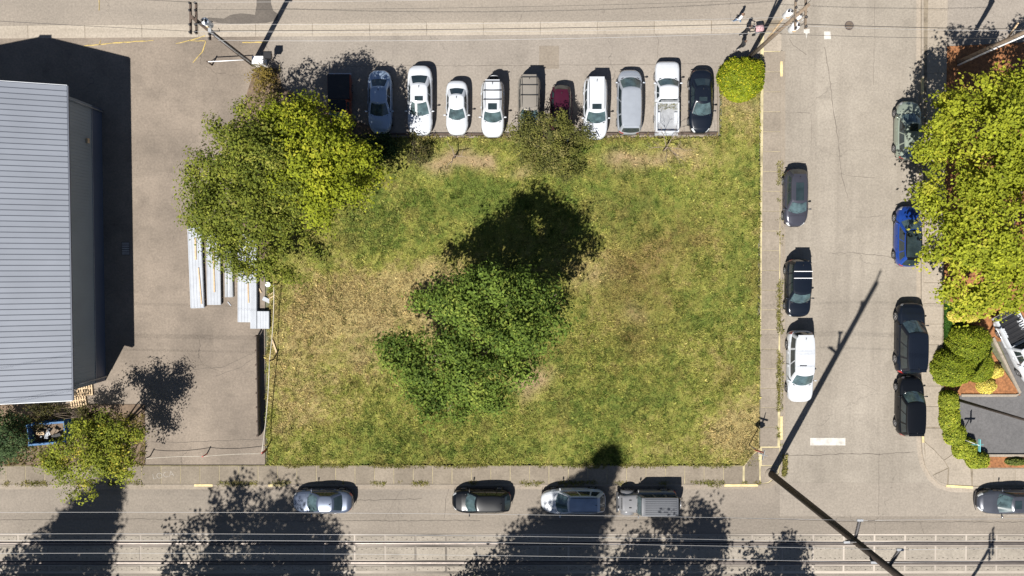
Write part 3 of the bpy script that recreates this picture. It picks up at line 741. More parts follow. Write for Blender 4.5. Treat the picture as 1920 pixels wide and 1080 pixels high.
    for s in (1, -1):
        if kind != 'jeep':
            part('headlight', patch(hl * (.86 if not box_ else .92), hl * .972, 2.7 if not box_ else 3.0, 4.7, s), 'lamp')
        part('taillight', patch(-hl * .985, -hl * .91, 3.2 if kind != 'pickup' else 3.0, 5.2, s), 'tail')
        if kind != 'jeep':
            a = K['gb'][1] * L
            mid = (K['gb'][0] * .3 + K['gb'][1] * .7) * L - .35
            for (x0, x1) in ((mid, a - .12), (mid - .98, mid - .03)) if kind != 'pickup' else ((mid - .2, a - .12),):
                d = part('door', patch(x0, x1, 4.05, 6.7, s, .007, 5), pm); 
                zh = section(x0 + .15)[5][1] + .06
                MB().box((x0 + .14, s * (wfun(x0) + .012), zh), (.17, .03, .025)).build('handle', pm if kind != 'sedan' else 'galv', d)
    part('grille', [[(hl * 1.003, y * hw * .36, z) for y in (-1, -.5, 0, .5, 1)] for z in (.42, .56)], 'trimb')
    part('front_bumper', [[(hl * (1.006 - .045 * abs(y) ** 3), y * hw * .80, z) for y in np.linspace(-1, 1, 9)] for z in (.26, .40)], pm if not box_ else 'trimb')
    part('rear_bumper', [[(-hl * (1.006 - .04 * abs(y) ** 3), y * hw * .82, z) for y in np.linspace(-1, 1, 9)] for z in (.30, .46)], 'trimb')
    part('number_plate', [[(-hl * 1.012, y, z) for y in (-.16, .16)] for z in (.5, .62)], 'lamp')
    # hood seams: the bonnet lid sits a hair proud
    g1 = K['gb'][1] * L; h1 = hl * (.86 if not box_ else .87)
    if kind != 'jeep':
        rws = []
        for x in np.linspace(g1 + .16, h1, 8):
            s = section(x); r = []
            for f in np.linspace(-1, 1, 9):
                y = abs(f) * (.74 if not box_ else .80) * wfun(x); z = float(np.interp(y, [p[0] for p in s[:5]], [p[1] for p in s[:5]]))
                r.append((x, math.copysign(y, f), z + .011))
            rws.append(r)
        part('hood', rws, pm)
    # wheels
    wt, wr_ = wheel_meshes(wheel_r)
    for xw in wx:
        for s in (1, -1):
            wo2 = link('wheel', wt, c, (xw, s * (hw - .115), wheel_r - .006)); 
            if s < 0: wo2.rotation_euler[2] = math.pi
            link('rim', wr_, wo2)
    # ---- greenhouse
    x0b, x1b = K['gb'][0] * L, K['gb'][1] * L; x0t, x1t = K['gt'][0] * L, K['gt'][1] * L
    zb_ = min(interp(K['gb'][0], K['top']) if kind not in ('pickup',) else 1.02, interp(K['gb'][1], K['top'])) - .015
    wb_ = hw * (.90 if not box_ else .93); wt_ = hw * (.66 if not box_ else .76)
    if kind == 'jeep': wb_, wt_ = hw * .80, hw * .745
    ztop = H - .055
    def ring(v, inset=0.0):
        e = v ** .92
        a0, a1 = x0b + (x0t - x0b) * v, x1b + (x1t - x1b) * v; ww = (wb_ + (wt_ - wb_) * e) + .03 * math.sin(v * math.pi)
        bf = (.20 - .12 * v) if kind != 'jeep' else .02; br = .09 - .04 * v if kind not in ('pickup', 'jeep') else .01
        rc = min(.14, ww * .25) if kind != 'jeep' else .05
        z = zb_ + (ztop - zb_) * v; pts = []
        taper = .90 if kind not in ('jeep', 'pickup') else .98
        hy = lambda x: ww * (1 - (1 - taper) * abs((x - (a0 * .45 + a1 * .55)) / ((a1 - a0) / 2)) ** 3)
        wf = hy(a1) - rc; wr = hy(a0) - rc
        for f in np.linspace(-1, 1, 9): pts.append((a1 + bf * (1 - f * f) - bf * .35, f * wf, z))            # front, right to left
        for k in (1, 2): t_ = k / 3 * math.pi / 2; pts.append((a1 - bf * .35 - rc * (1 - math.cos(t_)), wf + rc * math.sin(t_), z))
        for x in np.linspace(a1 - bf * .35 - rc, a0 + rc, 13): pts.append((x, hy(x), z))
        for k in (1, 2): t_ = k / 3 * math.pi / 2; pts.append((a0 + rc - rc * math.sin(t_), wr + rc * math.cos(t_), z))
        for f in np.linspace(1, -1, 9): pts.append((a0 - br * (1 - f * f), f * wr, z))
        for k in (2, 1): t_ = k / 3 * math.pi / 2; pts.append((a0 + rc - rc * math.sin(t_), -wr - rc * math.cos(t_), z))
        for x in np.linspace(a0 + rc, a1 - bf * .35 - rc, 13): pts.append((x, -hy(x), z))
        for k in (2, 1): t_ = k / 3 * math.pi / 2; pts.append((a1 - bf * .35 - rc * (1 - math.cos(t_)), -wf - rc * math.sin(t_), z))
        return pts
    levels = [0, .25, .5, .75, .92, 1.0]; rg = [ring(v) for v in levels]; N = len(rg[0])
    g = MB(); g.grid(rg, True, True); gh = g.build('cabin', pm if kind != 'jeep' else roofcol, c)
    xm = (x0t + x1t) / 2; hlr = (x1t - x0t) / 2 + .12
    def rz_(x, y): return ztop + .055 * max(0, 1 - (y / wt_) ** 2) ** .8 * max(0, 1 - abs((x - xm) / hlr) ** 4) ** .7
    rr = MB(); top = rg[-1]; rws = [top]
    for k, dz in ((.95, .012), (.85, .0), (.65, 0), (.4, 0), (.12, 0)):
        rws.append([(xm + (x - xm) * k, y * k, max(rz_(xm + (x - xm) * k, y * k), ztop + dz)) for x, y, z in top])
    rr.grid(rws, True, True); rr.f.append(tuple(len(rr.v) - N + i for i in range(N))); rr.smooth.append(True)
    ro_ = rr.build('roof', roofcol or pm, c)
    def shell(u, v, off=.008):
        u = u % N; i = int(u); f = u - i; lv = np.interp(v, levels, range(len(levels))); j = min(int(lv), len(levels) - 2); q = lv - j
        a, b_ = Vector(rg[j][i]), Vector(rg[j][(i + 1) % N]); d, e_ = Vector(rg[j + 1][i]), Vector(rg[j + 1][(i + 1) % N])
        p = a.lerp(b_, f).lerp(d.lerp(e_, f), q)
        t1 = (b_ - a) if (b_ - a).length > 1e-6 else Vector((0, 1, 0)); nn = t1.cross(d - a)
        if nn.length < 1e-9: nn = Vector((p.x - xm, p.y, .3))
        nn.normalize()
        if nn.dot(Vector((p.x - xm, p.y, .4))) < 0: nn = -nn
        return p + nn * off
    def win(nm, u0, u1, v0, v1, mat='glass', nu=10, nv=5, off=.008, skew=0):
        return part(nm, [[shell(u0 + (u1 - u0) * a + skew * (v - v0) * (1 if a < .5 else -1), v, off) for a in np.linspace(0, 1, nu)] for v in np.linspace(v0, v1, nv)], mat)
    # ring index: front 0-8, corner 9-10, left side 11-23, corner 24-25, rear 26-34, corner 35-36, right side 37-49, corner 50-51
    ws_ = win('windscreen', -1.2, 9.2, .05, .93, 'screen', 14)
    for yy in (-.25, .2):
        a = shell(4 + yy * 9, .07, .02); b_ = shell(4 + yy * 9 - 2.6, .32, .02); MB().tube([a, b_], .012, 4).build('wiper', 'trimb', ws_)
    rv0 = .08 if kind not in ('suv', 'van', 'jeep') else .14
    if kind != 'jeep': win('rear_window', 25.4, 34.6, rv0, .92, 'glass', 14)
    for s in (0, 1):
        base = 11 if s == 0 else 49; sg = 1 if s == 0 else -1
        segs = {'sedan': ((.9, 5.4), (5.8, 10.2)), 'hatch': ((.8, 4.6), (5.0, 8.6), (9.1, 11.4)), 'suv': ((.8, 4.2), (4.6, 8.0), (8.6, 11.6)), 'van': ((.6, 4.0), (4.4, 8.0), (8.5, 11.8)),
                'pickup': ((1.0, 6.6), (7.4, 11.2)), 'jeep': ((.9, 4.2), (4.8, 8.0), (8.6, 11.6))}[kind]
        for a, b_ in segs: win('side_window', base + sg * a, base + sg * b_, .10, .86, 'glass', 6)
        # mirror
        xm_ = x1b - (.32 if kind != 'jeep' else .1); ym = (hw + .07)
        m = MB(); m.lathe([(.02, -.05), (.085, -.035), (.1, .0), (.085, .035), (.02, .05)], axis='X', n=10)
        mo = m.build('mirror', pm, c); mo.location = (xm_, (1 if s == 0 else -1) * ym, zb_ + .1); mo.scale = (1, 1.15, .75)
        MB().beam((0, -(1 if s == 0 else -1) * .16, -.03), (0, 0, -.02), .05, .05).build('mirror_arm', 'trimb', mo)
    part('cowl', [[(p[0] + dx, p[1], max(p[2], interp((p[0] + dx) / L, K['top'])) + .022 - dx * .05) for p in rg[0][0:9]] for dx in (.0, .07)], 'trimb')
    def roof_patch(nm, xa, xb, yw, mat, off=.012, par=None):
        rws = [[(x, y, rz_(x, y) + off) for y in np.linspace(-yw, yw, 7)] for x in np.linspace(xa, xb, 7)]
        return part(nm, rws, mat, par or c)
    rl = x1t - x0t
    if sunroof: roof_patch('sunroof', x1t - rl * sunroof[1], x1t - rl * sunroof[0], wt_ * .5, 'glass')
    if glassroof: roof_patch('glass_roof', x0t + rl * .05, x1t - rl * .02, wt_ * .86, glassroof, .01)
    if rails:
        for s in (1, -1):
            y = s * wt_ * .84; pts = [(x, y, rz_(x, y) + (.06 if 0 < i < 7 else .0)) for i, x in enumerate(np.linspace(x0t + .1, x1t - .18, 8))]
            MB().tube(pts, .018, 6).build('roof_rail', rails, c)
    for b_ in bars or ():
        x = x1t - rl * b_[0]
        MB().beam((x, -wt_ * 1.0, ztop + .11), (x, wt_ * 1.0, ztop + .11), .05, .035).build('roof_bar', b_[1], c)
        for s in (1, -1): MB().beam((x, s * wt_ * .9, ztop - .02), (x, s * wt_ * .9, ztop + .1), .05, .04).build('bar_foot', 'trimb', c)
    if kind in ('hatch', 'suv', 'van'):
        part('spoiler', [[(x0t + .1 - d, y * wt_ * .8, ztop + .05 - d * .12) for y in np.linspace(-1, 1, 7)] for d in (0.0, .2)], roofcol or pm)
    if spare:
        so = link('spare_wheel', wt, c, (-hl - .12, .1 if kind != 'jeep' else 0, .88)); so.rotation_euler = (0, 0, math.pi / 2); so.scale = (1, 1.1, 1)
        MB().lathe([(wheel_r * .98, .08), (wheel_r * .98, .115), (wheel_r * .7, .125)], axis='Y', n=18).build('wheel_cover', pm if kind != 'jeep' else 'rim', so)
    if kind in ('sedan', 'hatch', 'suv'):
        MB().tube([(x0t + .25, 0, rz_(x0t + .25, 0)), (x0t + .12, 0, rz_(x0t + .25, 0) + .09)], .02, 5).build('aerial', 'trimb', c)
    if kind == 'pickup':
        xa, xb = -hl * .985, -.088 * L; zt = 1.0
        for s in (1, -1):
            rws = []
            for x in np.linspace(xa, xb, 14):
                w = wfun(max(x, -hl * .9)); w2 = hw * .985
                ar = max(.58, arch(x)); rws.append([(x, s * w2, ar), (x, s * w2 * 1.005, zt - .15), (x, s * (w2 - .03), zt), (x, s * (w2 - .13), zt), (x, s * (w2 - .15), zt - .03), (x, s * (w2 - .15), .62)])
            m = MB(); m.grid(rws, False); k = len(rws[0]); m.f.append(tuple(range(k))); m.smooth.append(False); e = 13 * k; m.f.append(tuple(range(e, e + k))); m.smooth.append(False)
            m.build('bed_side', pm, c)
            MB().box(((-.29 * L), s * (hw - .27), .74), (.75, .2, .2)).build('wheel_box', pm, c)
        MB().box((xa + .03, 0, .8), (.07, W * .84, .38)).build('tailgate', pm, c)
        MB().box((xb - .02, 0, .8), (.05, W * .84, .4)).build('bed_front', pm, c)
        MB().box(((xa + xb) / 2, 0, .66), (xb - xa - .1, W * .82, .03)).build('bed_floor', 'galv' if roofcol is None else 'trimb', c)
        MB().box((-hl - .08, 0, .5), (.16, W * .96, .12)).build('step_bumper', 'galv', c)
    if kind == 'jeep':
        for s in (1, -1):
            for xw in wx:
                rws = []
                for a in np.linspace(R(5), R(175), 9):
                    x = xw + math.cos(a) * (wheel_r + .12); z = wheel_r + math.sin(a) * (wheel_r + .06) * 1.0
                    rws.append([(x, s * (hw * .70), z + .02), (x, s * (hw + .02), z), (x, s * (hw + .02), z - .05)])
                part('fender', rws, 'trimb' if xw < 0 else pm)
            MB().lathe([(.1, 0), (.1, .03), (.06, .045)], (hl * .985, s * hw * .5, .86), 'X', 14).build('headlight', 'lamp', c)
            MB().tube([(x1b - .05, s * (hw * .86), .98), (x1b + .02, s * hw * .88, .98)], .03, 5).build('hinge', 'trimb', c)
        MB().box((hl + .03, 0, .55), (.16, W * .84, .2)).build('winch_bumper', 'trimb', c)
        for i in range(-3, 4): MB().box((hl * .885 + .0, i * .12, .84), (.04, .05, .3)).build('grille_bar', 'trimb', c)
        for i in range(-4, 5): MB().beam((x0t + .12, i * wt_ * .2, rz_(x0t + .3, i * wt_ * .2) + .012), (x1t - .25, i * wt_ * .2, rz_(x1t - .4, i * wt_ * .2) + .012), .05, .03).build('roof_rib', roofcol, ro_)
        hd = [[(x, y * .55 * hw, 1.085 - (x - .2 * L) * .05 + .03 * (1 - y * y)) for y in np.linspace(-1, 1, 7)] for x in np.linspace(.2 * L, .425 * L, 6)]
        part('hood', hd, pm)
        for s in (1, -1): MB().box((.3 * L, s * .28, 1.12), (.18, .05, .03)).build('hood_vent', 'trimb', c)
    if extras: extras(c, dict(L=L, W=W, H=H, x0t=x0t, x1t=x1t, wt=wt_, ztop=ztop, rz=rz_, hl=hl, hw=hw, part=part, patch=patch, pm=pm))
    return c

WHITE = paint((.52, .54, .565)); SILVER = paint((.40, .43, .47), .35); SILVERBLUE = paint((.34, .43, .56), .2); BLACK = paint((.004, .005, .007)); NAVY = paint((.006, .009, .016))  # silver-blue paint is lightened to stand in for sky reflected on it
GREY = paint((.065, .07, .085), .3); GUN = paint((.055, .056, .072), .3); BLUE = paint((.012, .05, .26), .2); SAGE = paint((.27, .31, .25), .2); MAROON = paint((.045, .007, .018)); TAN = paint((.26, .235, .20), .2)
REDC = paint((.24, .05, .025)); SLATE = paint((.085, .105, .15), .35); CHAR = paint((.17, .17, .175)); SKYPAINT_GLASS = M('sky_painted_glass_roof', (.22, .28, .36), .04, .2, 1, spec=.8, coat=1)  # wagon roof glass: the sky reflection is put into its pale blue base
row = 'cars parked in the lot along the lawn'; side = 'cars parked along the side street'; sth = 'cars parked along the tram street'
D, U, Lf = -90, 90, 180
def tonneau(c, k):
    MB().box((-k['L'] * .29, 0, 1.03), (k['L'] * .40, k['W'] * .92, .07)).build('bed_cover', 'trimb', c)
make_car('pickup_truck', 'dark red pickup truck with black bed cover, parked in leaf shade', 'pickup', 637, 198, D, 4.5, 1.72, 1.6, REDC, 'pickup', row, roofcol=BLACK, extras=tonneau, nose=9, tailn=14)
make_car('sedan_car', 'silver blue sedan dappled by leaf shadow beside the red pickup', 'car', 712.5, 191, D, 4.6, 1.78, 1.44, SILVERBLUE, 'sedan', row)
make_car('sedan_car', 'long white sedan with dark sunroof in the parking row', 'car', 787.5, 188, D, 5.08, 1.82, 1.43, WHITE, 'sedan', row, sunroof=(.03, .3), nose=8, tailn=8)
make_car('sedan_car', 'small white sedan with plain roof, beside the long white sedan', 'car', 857, 202, D, 3.95, 1.62, 1.4, WHITE, 'sedan', row, nose=6, tailn=7)
make_car('suv_car', 'white compact SUV with spare wheel on its tail and roof rack', 'car', 924, 204, D, 4.15, 1.70, 1.68, WHITE, 'suv', row, sunroof=(.05, .26), rails='trimb', bars=[(.38, 'trimb'), (.68, 'trimb'), (.97, 'trimb')], spare=True, nose=4)
make_car('suv_car', 'beige SUV with dark roof rack, its front behind the leafy shrub', 'car', 992, 200, D, 4.6, 1.66, 1.74, TAN, 'suv', row, rails='trimb', bars=[(.42, 'trimb'), (.72, 'trimb'), (.95, 'trimb')], nose=6)
make_car('hatchback_car', 'maroon car mostly hidden by the leafy shrub', 'car', 1052, 214, D, 4.2, 1.62, 1.45, MAROON, 'hatch', row)
make_car('suv_car', 'white wagon with roof rails and dark sunroof, nose over the lawn edge', 'car', 1116.5, 203, D, 4.55, 1.78, 1.66, WHITE, 'suv', row, sunroof=(.06, .22), rails='trimb', nose=4)
make_car('minivan_car', 'silver minivan backed up to the lawn', 'car', 1180.5, 191, U, 4.75, 1.86, 1.68, SILVER, 'van', row, nose=3.6)
def branches(c, k):
    r = random.Random(4); m = MB()
    for i in range(70):
        a = Vector((r.uniform(-.95, -.25), r.uniform(-.62, .62), .7 + r.uniform(0, .22))); b = a + Vector((r.uniform(-.25, .25), r.uniform(-.5, .5), r.uniform(-.04, .12)))
        m.tube([a, (a + b) / 2 + Vector((0, 0, .05)), b], .012, 4)
    m.build('cut_branches', MAT['brush'], c)
    MB().beam((-.09 * k['L'], -.6, 1.5), (-.09 * k['L'], .6, 1.5), .07, .05).build('light_bar', 'grey_metal', c)
MAT['brush'] = M('dry_cuttings', (.17, .16, .07), .9, .4, 5)
make_car('pickup_truck', 'white pickup truck with cut branches in its open bed', 'pickup', 1250.5, 182, U, 5.25, 1.78, 1.55, WHITE, 'pickup', row, extras=branches, nose=10, tailn=16)
make_car('sedan_car', 'black sedan at the end of the row beside the bark bed', 'car', 1314, 190, D, 4.62, 1.76, 1.43, NAVY, 'sedan', row, sunroof=(.06, .32))
make_car('sedan_car', 'grey car with panoramic sunroof parked along the lawn sidewalk', 'car', 1492, 371, D, 4.25, 1.76, 1.52, GUN, 'hatch', side, sunroof=(.05, .72))
make_car('suv_car', 'black SUV with two white roof bars', 'car', 1496, 540, D, 4.3, 1.78, 1.66, NAVY, 'suv', side, bars=[(.5, 'white'), (.72, 'white')], nose=5)
def canopy(c, k):
    x = -.035 * k['L']; MB().beam((x, -k['wt'] * .62, k['ztop'] + .075), (x, k['wt'] * .1, k['ztop'] + .085), .05, .02).build('canopy_gap', 'trimb', c)
    for s in (1, -1): k['part']('body_seam', k['patch'](x - .02, x + .02, 4, 7, s, .01, 2), 'trimb')
make_car('pickup_truck', 'long white pickup with matching canopy over its bed', 'pickup', 1500, 687, D, 5.35, 1.84, 1.78, WHITE, 'suv', side, extras=canopy, nose=6, tailn=12, wheel_r=.36)
make_car('hatchback_car', 'sage green hatchback with its tail under the large tree', 'car', 1703, 244, U, 4.3, 1.80, 1.5, SAGE, 'hatch', side, sunroof=(.02, .3))
make_car('hatchback_car', 'bright blue hatchback with black glass roof', 'car', 1703, 443, U, 4.5, 1.84, 1.55, BLUE, 'hatch', side, roofcol=BLACK, glassroof='glass')
make_car('suv_car', 'large black SUV with ribbed roof opposite the clipped hedges', 'car', 1706.5, 634, U, 5.25, 1.96, 1.92, NAVY, 'suv', side, nose=6, wheel_r=.38, tailn=12,
         extras=lambda c, k: [MB().beam((k['x0t'] + .2, y * k['wt'] * .2, k['rz'](0, y * k['wt'] * .2) + .002), (k['x1t'] - .3, y * k['wt'] * .2, k['rz'](0, y * k['wt'] * .2) + .002), .03, .02).build('roof_rib', NAVY, c) for y in range(-3, 4)])
make_car('suv_car', 'black SUV parked behind the large black one, near the corner', 'car', 1706, 761, U, 4.5, 1.86, 1.7, BLACK, 'suv', side, nose=3.6)
make_car('sedan_car', 'slate blue sedan partly in tree shadow on the tram street', 'car', 605, 940, Lf, 4.5, 1.78, 1.44, SLATE, 'sedan', sth)
make_car('sedan_car', 'glossy black sedan on the tram street, ahead of the white wagon', 'car', 903, 939.5, Lf, 4.4, 1.78, 1.46, BLACK, 'hatch', sth)
make_car('hatchback_car', 'white wagon with large glass roof parked ahead of the grey jeep', 'car', 1075, 940, Lf, 4.85, 1.88, 1.6, WHITE, 'hatch', sth, glassroof=SKYPAINT_GLASS, rails='trimb', nose=4)
make_car('off_road_car', 'grey boxy off-roader with ribbed roof and rear spare wheel', 'jeep', 1213, 942, Lf, 4.35, 1.82, 1.84, CHAR, 'jeep', sth, roofcol=paint((.09, .095, .105), 0, .5), spare=True, wheel_r=.4, nose=16, tailn=20)
make_car('sedan_car', 'dark grey sedan with sunroof beside the bark strip', 'car', 1894, 941, Lf, 4.85, 1.82, 1.45, GREY, 'sedan', sth, sunroof=(.08, .5))
def rack(c, k):
    for i in range(6): MB().beam((-k['hl'] * (.95 - i * .13), -.75, 1.08), (-k['hl'] * (.95 - i * .13), .75, 1.08), .09, .04).build('bed_slat', 'trimb', c)
make_car('pickup_truck', 'white pickup with dark slatted bed angled in the drive', 'pickup', 1916, 652, -62, 5.5, 1.9, 1.8, WHITE, 'pickup', None, roofcol=WHITE, extras=rack, nose=9, tailn=14)

# ================================================================== TREES AND SHRUBS
def leaf_cloud(r, cen, nrm, col, size, updown=.5, rnd=.55, aspect=.62):
    """one folded leaf per row"""
    n = len(cen)
    nn = nrm * (1 - updown) + np.array([0, 0, 1.0]) * updown + r.normal(0, rnd, (n, 3)); nn /= np.linalg.norm(nn, axis=1)[:, None] + 1e-9
    t = np.cross(nn, r.normal(0, 1, (n, 3))); t /= np.linalg.norm(t, axis=1)[:, None] + 1e-9; s = np.cross(nn, t)
    L = (size * r.uniform(.6, 1.35, n))[:, None]; W = L * aspect
    V = np.empty((n, 4, 3)); V[:, 0] = cen - t * L * .5; V[:, 1] = cen + s * W * .5 + nn * L * .10 - t * L * .05; V[:, 2] = cen + t * L * .5 - nn * L * .06; V[:, 3] = cen - s * W * .5 + nn * L * .10 - t * L * .05
    i = np.arange(n)[:, None] * 4; T = np.concatenate([i + [[0, 1, 2]], i + [[0, 2, 3]]])
    return V.reshape(-1, 3), T, np.repeat(col, 4, 0)
def crown(name, parent, lobes, per_clump, clump_r, size, cols, seed, dens=1.0, flat=.6, inner=.5, zmin=.6, mat='leaf', gap=.0, updown=.52, rnd=.27, hollow=.5):
    """leaf clumps spread through the outer part of several lobes; returns clump centres"""
    r = np.random.default_rng(seed); CC, DD, QQ = [], [], []
    for (c, rad) in lobes:
        rad = np.array(rad, float); area = 4 * math.pi * ((rad[0] * rad[1]) ** 1.6 / 3 + 2 * (rad[0] * rad[2]) ** 1.6 / 3) ** (1 / 1.6)
        n = max(4, int(area / (clump_r ** 2) * .62 * dens)); d = r.normal(0, 1, (n, 3)); d /= np.linalg.norm(d, axis=1)[:, None]
        d[:, 2] = np.where(d[:, 2] < -.45, -d[:, 2], d[:, 2])
        q = r.uniform(inner, 1.12, n) ** .8; CC.append(np.array(c) + d * rad * q[:, None]); DD.append(d); QQ.append(q)
    cc = np.concatenate(CC); dd = np.concatenate(DD); qq = np.concatenate(QQ); k = cc[:, 2] > zmin
    nz = vnoise(cc[:, 0] + cc[:, 2] * .5, cc[:, 1] - cc[:, 2] * .35, .72, seed, 2)       # hollows between the leafy boughs: only the outer clumps are missing there
    qm = np.min([np.linalg.norm((cc - np.array(c)) / np.array(rad), axis=1) for c, rad in lobes], axis=0)
    k &= (nz > hollow) | (qm < .58); k &= nz > gap
    cc, dd = cc[k], dd[k]; n = len(cc); m = np.repeat(np.arange(n), per_clump); N = len(m)
    e = r.normal(0, 1, (N, 3)); e[:, 2] = np.where(e[:, 2] < -.2, -e[:, 2], e[:, 2]); e /= np.linalg.norm(e, axis=1)[:, None]
    el = 1 + .5 * np.abs((e * dd[m]).sum(1))[:, None]           # clumps stretch outwards like leafy sprays
    cr_ = (clump_r * r.uniform(.55, 1.35, n))[m][:, None]; pos = cc[m] + e * [1, 1, flat] * cr_ * el * r.uniform(.45, 1.0, (N, 1))
    pos[:, 2] = np.maximum(pos[:, 2], .1)
    a, b, c3 = [np.array(x) for x in cols]
    f = np.clip(r.normal(.42, .22, n)[m] + r.normal(0, .16, N), 0, 1)[:, None]; g = (r.random(n) < .13)[m][:, None] * r.uniform(.3, 1, (N, 1))
    col = (a + (b - a) * f); col = col + (c3 - col) * g * .8; col *= r.uniform(.8, 1.2, (N, 1))
    V, T, K = leaf_cloud(r, pos, e * .75 + dd[m] * .25, col, size, updown, rnd)
    link(name, np_mesh(name, V, T, mat, K), parent); return cc
def limbs(parent, base, fork, ends, r0, seed, nmax=60, name='limbs', mat='bark', trunk=True):
    r = random.Random(seed); base = Vector(base); fork = Vector(fork)
    if trunk:
        mid = base.lerp(fork, .5) + Vector((r.uniform(-.12, .12), r.uniform(-.12, .12), 0))
        MB().tube([base + Vector((0, 0, -.1)), base + Vector((0, 0, .25)), mid, fork], [r0 * 1.5, r0 * 1.1, r0 * .92, r0 * .8], 10).build('trunk', mat, parent)
    m = MB(); ends = [Vector(e) for e in ends]; r.shuffle(ends)
    mains = ends[:7]
    for e in mains:
        k = fork.lerp(e, .5) + Vector((r.uniform(-.3, .3), r.uniform(-.3, .3), r.uniform(.1, .6)))
        m.tube([fork, fork.lerp(k, .5) + Vector((0, 0, .15)), k, e], [r0 * .6, r0 * .45, r0 * .3, r0 * .08], 7)
        for e2 in [q for q in ends[7:nmax] if (q - e).length < 2.6][:5]:
            m.tube([k.lerp(e, .2), k.lerp(e2, .55) + Vector((0, 0, .1)), e2], [r0 * .24, r0 * .14, r0 * .04], 5)
    m.build(name, mat, parent)
def tree(name, label, base, fork_h, lobes, per, cr_, size, cols, seed, r0=.22, cat='tree', group=None, **kw):
    t = thing(name, label, cat, (base[0], base[1], 0), 0, group); b = Vector((base[0], base[1], 0))
    L = [((c[0] - b.x, c[1] - b.y, c[2]), r) for c, r in lobes]
    cc = crown('crown', t, L, per, cr_, size, cols, seed, **kw)
    limbs(t, (0, 0, 0), (0.1, 0, fork_h), [tuple(x) for x in cc[np.random.default_rng(seed).permutation(len(cc))[:90]]], r0, seed, 90)
    return t
def LP(px, py, z, rx, ry=None, rz=None):
    p = P(px, py, z); return ((p.x, p.y, z), (rx, ry or rx, rz or rx * .8))
MAPLE = ((.060, .100, .016), (.190, .265, .040), (.29, .33, .06))
OLIVE = ((.080, .105, .014), (.235, .260, .034), (.33, .31, .06))
BRIGHT = ((.135, .165, .012), (.330, .365, .022), (.43, .41, .035))
LIME = ((.165, .195, .014), (.375, .400, .030), (.47, .44, .05))
AUTUMN = ((.095, .125, .016), (.32, .345, .036), (.54, .44, .06))
tree('maple_tree', 'broad dark green maple standing alone in the middle of the lawn', P(930, 618).xy, 3.4,
     [LP(888, 578, 8.0, 2.4, 2.1, 1.8), LP(938, 622, 8.0, 2.6, 2.1, 1.8), LP(1005, 590, 7.5, 2.1, 2.2, 1.8), LP(805, 562, 5.2, 2.0, 1.0, 1.0), LP(855, 560, 6.2, 1.7, 1.5, 1.3), LP(860, 640, 6.6, 2.0, 1.6, 1.4), LP(738, 668, 4.8, 2.0, 1.3, 1.2), LP(800, 692, 4.8, 2.3, 1.5, 1.3),
      LP(900, 700, 6.0, 2.7, 1.9, 1.5), LP(850, 764, 4.0, 2.6, 1.7, 1.3), LP(770, 645, 5.0, 1.4, .9, 1.0), LP(975, 680, 6.4, 2.1, 1.8, 1.5), LP(915, 535, 8.6, 1.5, 1.1, 1.3), LP(975, 540, 7.4, 1.4, 1.2, 1.3), LP(930, 750, 4.6, 1.3, 1.0, 1.0), LP(800, 740, 3.4, 1.3, 1.0, .9),
      LP(905, 590, 4.6, 2.8, 2.2, 1.3), LP(975, 600, 4.8, 2.2, 2.2, 1.3), LP(860, 575, 3.8, 2.0, 1.3, 1.0), LP(832, 622, 5.2, 1.2, .9, .9), LP(900, 545, 5.6, 2.2, 1.2, 1.2)],
     58, .74, .22, MAPLE, 21, .3, gap=.17, inner=.35, hollow=.56, dens=1.3, updown=.24, rnd=.3)
tree('olive_green_tree', 'large olive green tree over the stacked metal panels', P(520, 355).xy, 2.6,
     [LP(440, 355, 6.0, 3.0, 3.2, 2.4), LP(500, 290, 7.0, 2.8, 2.6, 2.3), LP(400, 330, 4.6, 1.9, 1.7, 1.6), LP(440, 250, 5.8, 1.6, 1.6, 1.7), LP(470, 430, 4.6, 2.6, 2.1, 1.8), LP(545, 430, 4.4, 2.4, 2.2, 1.7), LP(400, 410, 3.9, 1.8, 1.4, 1.4), LP(555, 365, 5.6, 2.2, 2.0, 2.0),
      LP(505, 490, 3.2, 1.7, 1.0, 1.1), LP(460, 215, 5.2, 1.2, .9, 1.3), LP(610, 420, 3.4, 1.3, 1.2, 1.1), LP(450, 468, 3.6, 2.2, 1.4, 1.2), LP(520, 502, 3.0, 1.7, 1.0, 1.0), LP(425, 445, 3.6, 1.6, 1.2, 1.1), LP(475, 505, 3.0, 1.5, .8, .9)], 54, .68, .185, OLIVE, 22, .26, gap=.2, inner=.35, hollow=.5, dens=1.15, updown=.3, rnd=.3)
tree('bright_green_tree', 'bright yellow green tree leaning over the parked red pickup', P(655, 340).xy, 2.6,
     [LP(590, 290, 7.4, 2.6, 2.3, 2.0), LP(640, 330, 6.4, 2.3, 2.0, 1.8), LP(545, 235, 6.6, 1.6, 1.4, 1.5), LP(670, 290, 5.6, 1.5, 1.5, 1.4), LP(600, 375, 6.0, 1.9, 1.6, 1.5), LP(625, 250, 6.4, 1.5, 1.2, 1.3), LP(690, 345, 4.4, 1.1, 1.0, 1.0), LP(545, 330, 6.8, 1.5, 1.4, 1.4), LP(580, 205, 6.2, .9, .6, .9), LP(510, 225, 6.2, .9, .8, .9)],
     56, .66, .20, BRIGHT, 23, .22, gap=.2, inner=.35, hollow=.5, dens=1.15, updown=.36, rnd=.28)
